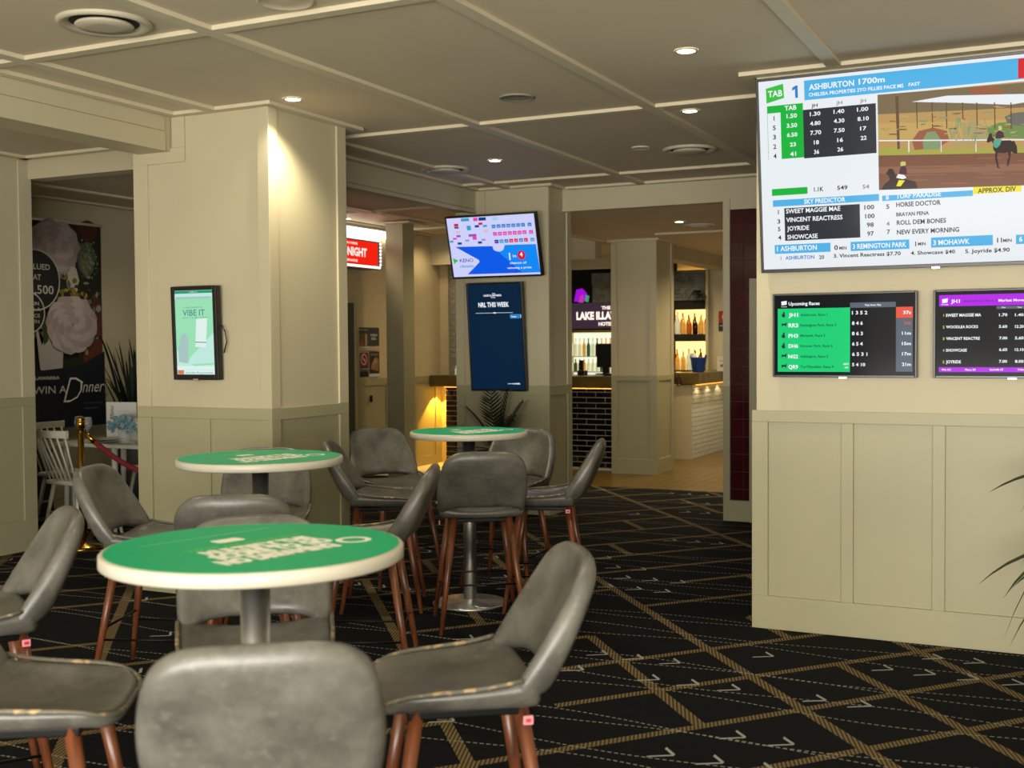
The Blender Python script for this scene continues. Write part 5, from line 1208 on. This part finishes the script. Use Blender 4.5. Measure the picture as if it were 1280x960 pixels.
# ------------------------------------------------------------------ palm behind the far table, outlet
t = thing('potted_palm', 'dark green palm in a charcoal planter behind the farthest table', 'plant', (-4.68, 9.22, 0))
MB().lathe([(.13, 0), (.17, .05), (.2, .62), (.18, .62), (.17, .55)], M['pot'], 28).build('planter', t, True)
for k in range(13):
    az = k*2.399; tilt = .15+.075*k; L = .62-.018*k
    g = MB(); d = Vector((math.cos(az), math.sin(az), 0)); base = Vector((0, 0, .6)); pts = []
    for s in range(9):
        q = s/8; pts.append(base+d*(L*math.sin(tilt)*q*(1+.25*q))+Vector((0, 0, L*math.cos(tilt)*q-.10*q*q*math.sin(tilt)*2)))
    g.tube(pts, [.006*(1-q/9) + .001 for q in range(9)], M['leaf_dark'], 5)
    for s in range(2, 9):
        for q2 in (0, .5):
            p = pts[s-1].lerp(pts[s], q2); dr = (pts[s]-pts[s-1]).normalized(); sd = dr.cross(Vector((0, 0, 1))).normalized()
            for sg in (-1, 1):
                ll = .13*math.sin(PI*(s-1+q2)/9)+.03; e = p+(dr*.75+sd*sg*.75+Vector((0, 0, -.15))).normalized()*ll; wv = dr.cross(sd)*.002+dr*.008
                g.add([p-wv, p.lerp(e, .5)-wv*1.3, e, p.lerp(e, .5)+wv*1.3, p+wv], [(0, 1, 2, 3, 4)], M['leaf_dark'])
    g.build('frond', t)
t = thing('power_outlet', 'white double power outlet low on the pillar behind the farthest table', 'outlet', (-4.98, 9.676, .03))
MB().box(-.05, .06, -.012, 0, 0, .075, M['white_rim']).build('plate', t, bevel=.003)
g = MB()
for q in (-.025, .025): g.lathe([(.012, 0), (.012, .003)], M['dark'], 12, tr=Matrix.Translation((q, -.012, .035)) @ Matrix.Rotation(PI/2, 4, 'X'))
g.build('sockets', t)

# ------------------------------------------------------------------ plant at the right edge
t = thing('dracaena_plant', 'green strappy leaved plant at the right edge in front of the wainscot', 'plant', (.10, 5.80, 0))
MB().lathe([(.13, 0), (.15, .02), (.18, .34), (.165, .34), (.15, .3)], M['pot'], 28).build('planter', t, True)
g = MB()
for a, b, hh in ((0, 0, .98), (.05, -.03, .62), (-.04, .04, 1.3)): g.tube([(a, b, .3), (a*1.6, b*1.6, hh*.6), (a*1.2, b, hh)], .016, M['bar_top'], 8)
g.build('cane', t, True)
random.seed(21)
LV = [(-.02, -.05, .99, PI*1.02, .5, .52, .95), (0, -.04, .99, PI*.95, .25, .50, .6), (0, -.05, .96, PI*1.08, .35, .42, .5), (0, 0, .98, PI*1.15, 1.0, .40, .3), (0, -.1, .98, PI*.9, .1, .40, .2), (0, -.05, .93, PI, .45, .44, 1.3),
      (0, -.04, .62, PI*1.03, .05, .56, .45), (0, -.05, .64, PI*.96, .55, .50, 1.3), (0, 0, .60, PI*1.1, .5, .42, 1.6), (0, -.06, .66, PI*.92, .6, .36, .9), (0, -.06, .60, PI*1.2, .7, .40, 1.9), (0, 0, .8, PI, .2, .36, .25),
      (0, -.05, .99, PI*1.0, .9, .46, .35), (0, -.08, 1.0, PI*1.04, .30, .52, .62), (0, -.02, .97, PI*.97, .15, .50, .35), (0, -.05, .62, PI*.98, .20, .54, .5), (0, -.07, .62, PI*1.06, .35, .52, .75), (0, -.03, .64, PI*1.0, .85, .45, .8), (0, -.06, .60, PI*1.04, .0, .45, .9)]
g0 = []
for (a, b, c_, az, el, L, dr) in LV+[(random.uniform(-.03, .03), 0, random.choice([.62, .98, 1.25]), random.uniform(0, 2*PI), random.uniform(.2, 1.1), random.uniform(.35, .5), random.uniform(.4, 1.3)) for _ in range(34)]:
    if c_ > 1.2 and math.cos(az) < 0: L *= .55
    if math.sin(az) > .3: az = -az
    g = MB(); leaf_fan(g, (a, b, c_), 1, L/.9, M['leaf'], dr, .032, el, el+.01, 8, az, az+.01); g.build('leaf', t, True)

# ------------------------------------------------------------------ dining corner, far left
def brass_post(x, y, label):
    t = thing('rope_post', label, 'rope post', (x, y, 0), 0, 'brass rope posts')
    MB().lathe([(.16, 0), (.16, .012), (.14, .025), (.05, .045), (.026, .06)], M['gold'], 36).build('base', t, True)
    MB().lathe([(.024, .05), (.024, .93)], M['gold'], 20).build('pole', t, True)
    MB().lathe([(.024, .93), (.034, .935), (.034, .985), (.028, .992), (.036, 1.0), (.034, 1.012), (.01, 1.018)], M['gold'], 24).build('cap', t, True)
brass_post(-7.0, 6.66, 'polished brass rope post standing in the dining room opening')
brass_post(-5.62, 7.25, 'brass rope post hidden behind the front pillar')
t = thing('velvet_rope', 'dark red velvet rope hanging from the brass post', 'rope', (0, 0, 0))
A = Vector((-6.965, 6.67, .90)); B = Vector((-5.66, 7.24, .90))
def rp(q): return A.lerp(B, q)-Vector((0, 0, .36*4*q*(1-q)))
MB().tube([rp(.05+.9*i/24) for i in range(25)], .021, M['red_velvet'], 10).build('rope', t, True)
MB().tube([rp(0), rp(.025), rp(.055)], [.008, .02, .024], M['gold'], 10).build('end_hook', t, True); MB().tube([rp(1), rp(.975), rp(.945)], [.008, .02, .024], M['gold'], 10).build('end_hook', t, True)
t = thing('dining_table', 'white timber dining table set with plates in the room at left', 'table', (-7.0, 7.55, 0))
MB().box(-.95, 1.1, -.3, .5, .72, .75, M['white_paint']).build('tabletop', t, bevel=.004)
for sx, sy in ((-.85, -.24), (-.36, -.18), (.2, -.24), (1.0, -.24), (-.85, .42), (1.0, .42)): MB().tube([(sx, sy, .72), (sx*1.02, sy, 0)], [.028, .018], M['white_paint'], 10).build('leg', t, True)
def spindle_chair(x, y, rz, label):
    t = thing('spindle_chair', label, 'chair', (x, y, 0), rz, 'white spindle back dining chairs')
    MB().box(-.21, .21, -.2, .22, .43, .465, M['white_paint']).build('seat', t, bevel=.012)
    g = MB(); pts = [(-.235+.47*i/10, -.30-.05*math.sin(PI*i/10), .86) for i in range(11)]
    vs = [];
    for x_, y_, z_ in pts: vs += [(x_, y_-.010, z_-.03), (x_, y_+.010, z_-.03), (x_, y_+.010, z_+.03), (x_, y_-.010, z_+.03)]
    fs = [(a*4+b, (a+1)*4+b, (a+1)*4+(b+1) % 4, a*4+(b+1) % 4) for a in range(10) for b in range(4)]+[(3, 2, 1, 0), (40, 41, 42, 43)]
    g.add(vs, fs, M['white_paint']); g.build('top_rail', t, bevel=.003)
    for i in range(7):
        u_ = -1+i/3; MB().tube([(u_*.17, -.18, .46), (u_*.205, -.30-.05*(1-u_*u_), .84)], .0085, M['white_paint'], 8).build('spindle', t, True)
    for sx in (-1, 1):
        for sy in (-1, 1): MB().tube([(sx*.16, sy*.15, .44), (sx*.22, sy*.22, 0)], [.019, .014], M['white_paint'], 10).build('leg', t, True)
    MB().tube([(-.19, -.185, .2), (.19, -.185, .2)], .009, M['white_paint'], 8).build('stretcher', t, True)
    return t
spindle_chair(-7.52, 7.16, math.radians(-8), 'white spindle back chair left of the brass post')
spindle_chair(-7.75, 8.32, math.radians(184), 'white spindle back chair on the far side of the dining table')
spindle_chair(-8.10, 7.6, math.radians(-85), 'white chair at the left end of the dining table')
def glass(x, y, z, label, hh=.2):
    t = thing('wine_glass', label, 'glass', (x, y, z), 0, 'wine glasses on the dining table')
    MB().lathe([(.034, 0), (.030, .004), (.005, .008), (.004, .09), (.02, .105), (.040, .135), (.042, .165), (.034, .21)], M['glass'], 20, caps=False).build('bowl_and_stem', t, True)
glass(-7.72, 7.42, .75, 'wine glass just right of the brass post'); glass(-7.18, 7.45, .75, 'wine glass beside the front pillar edge'); glass(-7.90, 7.5, .75, 'wine glass at the left end of the dining table'); glass(-7.12, 7.75, .75, 'wine glass behind the one beside the front pillar edge')
def plates(x, y, lab):
    for k, (r, z0) in enumerate(((.15, .75), (.125, .767))):
        tag(MB().lathe([(r*.55, 0), (r*.6, .002), (r*.97, .013), (r, .016), (r*.96, .016), (r*.6, .007), (.01, .006)], M['plate'], 36).build('dinner_plate', None, True, loc=(x, y, z0)), ('lower ' if k == 0 else 'upper ')+lab, 'plate')
plates(-7.50, 7.42, 'grey plate of the stack left of the blue flowers'); plates(-7.04, 7.50, 'grey plate of the stack at the edge of the front pillar')
t = thing('flower_vase', 'pale blue hydrangeas in a clear glass vase on the dining table', 'flowers', (-7.28, 7.40, .75))
MB().lathe([(.045, 0), (.05, .01), (.052, .10), (.048, .10)], M['glass'], 20).build('vase', t, True)
hy = MB().lathe([(0.004, -.02), (.016, -.01), (.018, .003), (.010, .016), (.003, .02)], M['hydrangea'], 6); hob = hy.build('floret', t)
for k in range(70):
    cx_, cy_, cz_, rr_ = random.choice([(-.09, 0, .155, .06), (.0, .01, .17, .062), (.07, -.01, .12, .055), (-.03, -.03, .14, .06)])
    a_ = random.uniform(0, 2*PI); b_ = random.uniform(-.6, 1.4); o = hob if k == 0 else hob.copy()
    if k: C.objects.link(o)
    o.location = (cx_+rr_*math.cos(a_)*math.cos(b_), cy_+rr_*math.sin(a_)*math.cos(b_), cz_+rr_*math.sin(b_)); o.rotation_euler = (random.random()*3, random.random()*3, 0)
t = thing('menu_card', 'white menu card standing behind the blue flowers', 'menu card', (-7.70, 7.62, .75), math.radians(10))
MB().box(0, .30, 0, .012, 0, .33, M['paper']).build('card', t)
g = MB()
for k, wln in enumerate((.12, .14, .13, .14, .1)): g.poly([(.12, .25-k*.035), (.12+wln, .25-k*.035), (.12+wln, .253-k*.035), (.12, .253-k*.035)], -.001, ink('9a9a94'))
vs, fs = text_mesh('Menu', .0, .4); g.add([(.075-(v_[1]*.06), -.001, .17+v_[0]*.055) for v_ in vs], [f_[::-1] for f_ in fs], ink('23231f')); g.build('printing', t)
# banner
t = thing('event_banner', 'tall dark banner with flower photo reading Dinner on the far left wall', 'banner', (-8.985, 7.62, .78), PI/2)
BW, BH = 1.235, 2.0
MB().box(0, BW, 0, .01, 0, BH, M['dark']).box(-.01, BW+.01, -.012, .02, BH-.01, BH+.015, M['steel']).build('banner_sheet', t)
g = MB(); kk = [0]
def bp(pts, c, w_=0):
    kk[0] += 1; g.poly([(min(max(a, 0), 1)*BW, b*BH) for a, b in pts], -.001-.0002*kk[0], ink(c))
def blob(cx_, cy_, rx, ry, c, n=16, jit=.12):
    bp([(cx_+rx*(1+random.uniform(-jit, jit))*math.cos(2*PI*i/n), cy_+ry*(1+random.uniform(-jit, jit))*math.sin(2*PI*i/n)) for i in range(n)], c)
bp([(0, .28), (1, .28), (1, 1), (0, 1)], '1d2218')
blob(.86, .97, .10, .05, '4a1f14'); blob(.93, .55, .08, .10, '4e2c17'); blob(.9, .38, .12, .12, '5a2a14')
blob(.50, .88, .24, .13, '9c8e90'); blob(.42, .90, .16, .09, 'b0a0a2'); blob(.62, .80, .10, .08, 'a59a9a'); blob(.70, .72, .06, .07, 'b9b5ac', jit=.2)
blob(.84, .83, .10, .085, '56624a', 20); blob(.84, .82, .07, .06, '6f7a5c', 20)
for k in range(60): blob(random.uniform(.45, 1), random.uniform(.34, .74), random.uniform(.008, .03), random.uniform(.006, .02), random.choice(['5d6b58', '3c4a34', '6e6a34', '7c8578', '4b3a24', '8a8a80', '2a3322']), 7, .35)
for k in range(26): blob(random.uniform(.55, .85), random.uniform(.60, .68), random.uniform(.01, .022), random.uniform(.008, .014), random.choice(['8a7a22', '6f6a1e', 'a08c2c']), 7, .3)
for k in range(26): blob(random.uniform(.25, .45), random.uniform(.44, .62), .02, .014, random.choice(['4c5a48', '61705e', '38432f']), 7, .3)
blob(.66, .50, .23, .135, 'a09496', 22, .05); blob(.70, .51, .17, .10, 'b4a6a6', 22, .06); blob(.74, .52, .08, .05, '9d8a8c', 14)
bp([(.30, .52), (.36, .40), (.42, .46), (.46, .40), (.58, .44), (.56, .29), (.34, .28)], 'aaa6a4'); bp([(.36, .55), (.46, .52), (.42, .42), (.38, .40)], '33401d')
bp([(0, 0), (1, 0), (1, .37), (.8, .315), (.6, .285), (.4, .28), (.2, .29), (0, .31)], '0d1420')
def petals(cx_, cy_, rx, ry, cols, n=11, z0=0):
    for lay, sc in enumerate((1.0, .78, .55, .34)):
        for i in range(n-2*lay):
            a = 2*PI*(i+lay*.5)/(n-2*lay)+z0; px, py = cx_+rx*sc*.62*math.cos(a), cy_+ry*sc*.62*math.sin(a)
            blob(px, py, rx*sc*.46, ry*sc*.46, cols[(i+lay) % len(cols)], 12, .10)
PC = ['978a8c', 'a3979a', 'b0a4a5', '9f9192', 'aaa0a2']
petals(.50, .88, .24, .12, PC); petals(.66, .50, .25, .135, PC, 12, .4)
for k in range(90): blob(.84+random.gauss(0, .045), .83+random.gauss(0, .038), .009, .006, random.choice(['7d8a6a', '5b6850', '8f9a80', '48543c']), 6, .3)
def ring(cx_, cy_, r, lines):
    kk[0] += 1; n = 40; y_ = -.001-.0002*kk[0]
    g.add([(cx_+q*math.cos(2*PI*i/n), y_, cy_+q*math.sin(2*PI*i/n)) for q in (r, r-.012) for i in range(n)], [(i, (i+1) % n, n+(i+1) % n, n+i) for i in range(n)]+[tuple(range(n, 2*n))], ink('0d1218'))
    g.add([(cx_+q*math.cos(2*PI*i/n), y_-.0004, cy_+q*math.sin(2*PI*i/n)) for q in (r, r-.012) for i in range(n)], [(i, (i+1) % n, n+(i+1) % n, n+i) for i in range(n)], ink('b9b9b0'))
    for s_, x0, z0, x1, hh in lines: put_text(g, s_, cx_+x0, cy_+z0, cx_+x1, hh, y_-.0006, ink('b9b9b0'), .01)
ring(.36, 1.42, .29, [('VALUED', -.14, .10, .17, .055), ('AT', -.03, .0, .06, .055), ('$1,500', -.16, -.13, .21, .085)])
ring(.26, 1.11, .20, [('BOOK IN', -.12, .07, .13, .035), ('FOR A', -.05, .015, .15, .035), ('CHANCE', -.11, -.045, .14, .035), ('TO WIN', -.1, -.10, .13, .035)])
y_ = -.004-.0002*kk[0]
put_text(g, 'LAKE ILLAWARRA', .12, .475, .62, .03, y_, ink('a9a9a0'), .05)
put_text(g, 'WIN A', .30, .34, .70, .075, y_, ink('c4c4ba'), .0)
put_text(g, 'inner', .87, .335, 1.19, .125, y_, ink('d2d2c8'), -.004, .35)
put_text(g, 'D', .66, .24, .90, .27, y_-.0003, ink('d2d2c8'), -.02, .4)
put_text(g, 'for two in our', .92, .22, 1.16, .02, y_, ink('6a6e72'), .0); put_text(g, 'restaurant', .92, .17, 1.10, .02, y_, ink('6a6e72'), .0)
g.build('printing', t)
# grass plant in the dining corner
t = thing('grass_plant', 'tall dark grassy plant in the dining room corner beside the banner', 'plant', (-8.70, 9.0, 0))
MB().lathe([(.14, 0), (.18, .05), (.2, .55), (.18, .55)], M['pot'], 24).build('planter', t, True)
random.seed(5)
for k in range(60):
    g = MB(); leaf_fan(g, (random.uniform(-.06, .06), random.uniform(-.06, .06), .55), 1, random.uniform(1.1, 1.9), M['leaf_dark'], random.uniform(.08, .5), .014, 1.15, 1.45, 10, -1.9, 1.3); g.build('leaf', t, True)
tag(MB().box(-.14, .14, -.4, .4, 0, .62, M['dark']).build('sideboard', bevel=.01, loc=(-8.80, 7.5, 0)), 'low dark sideboard under the banner at the far left', 'sideboard')
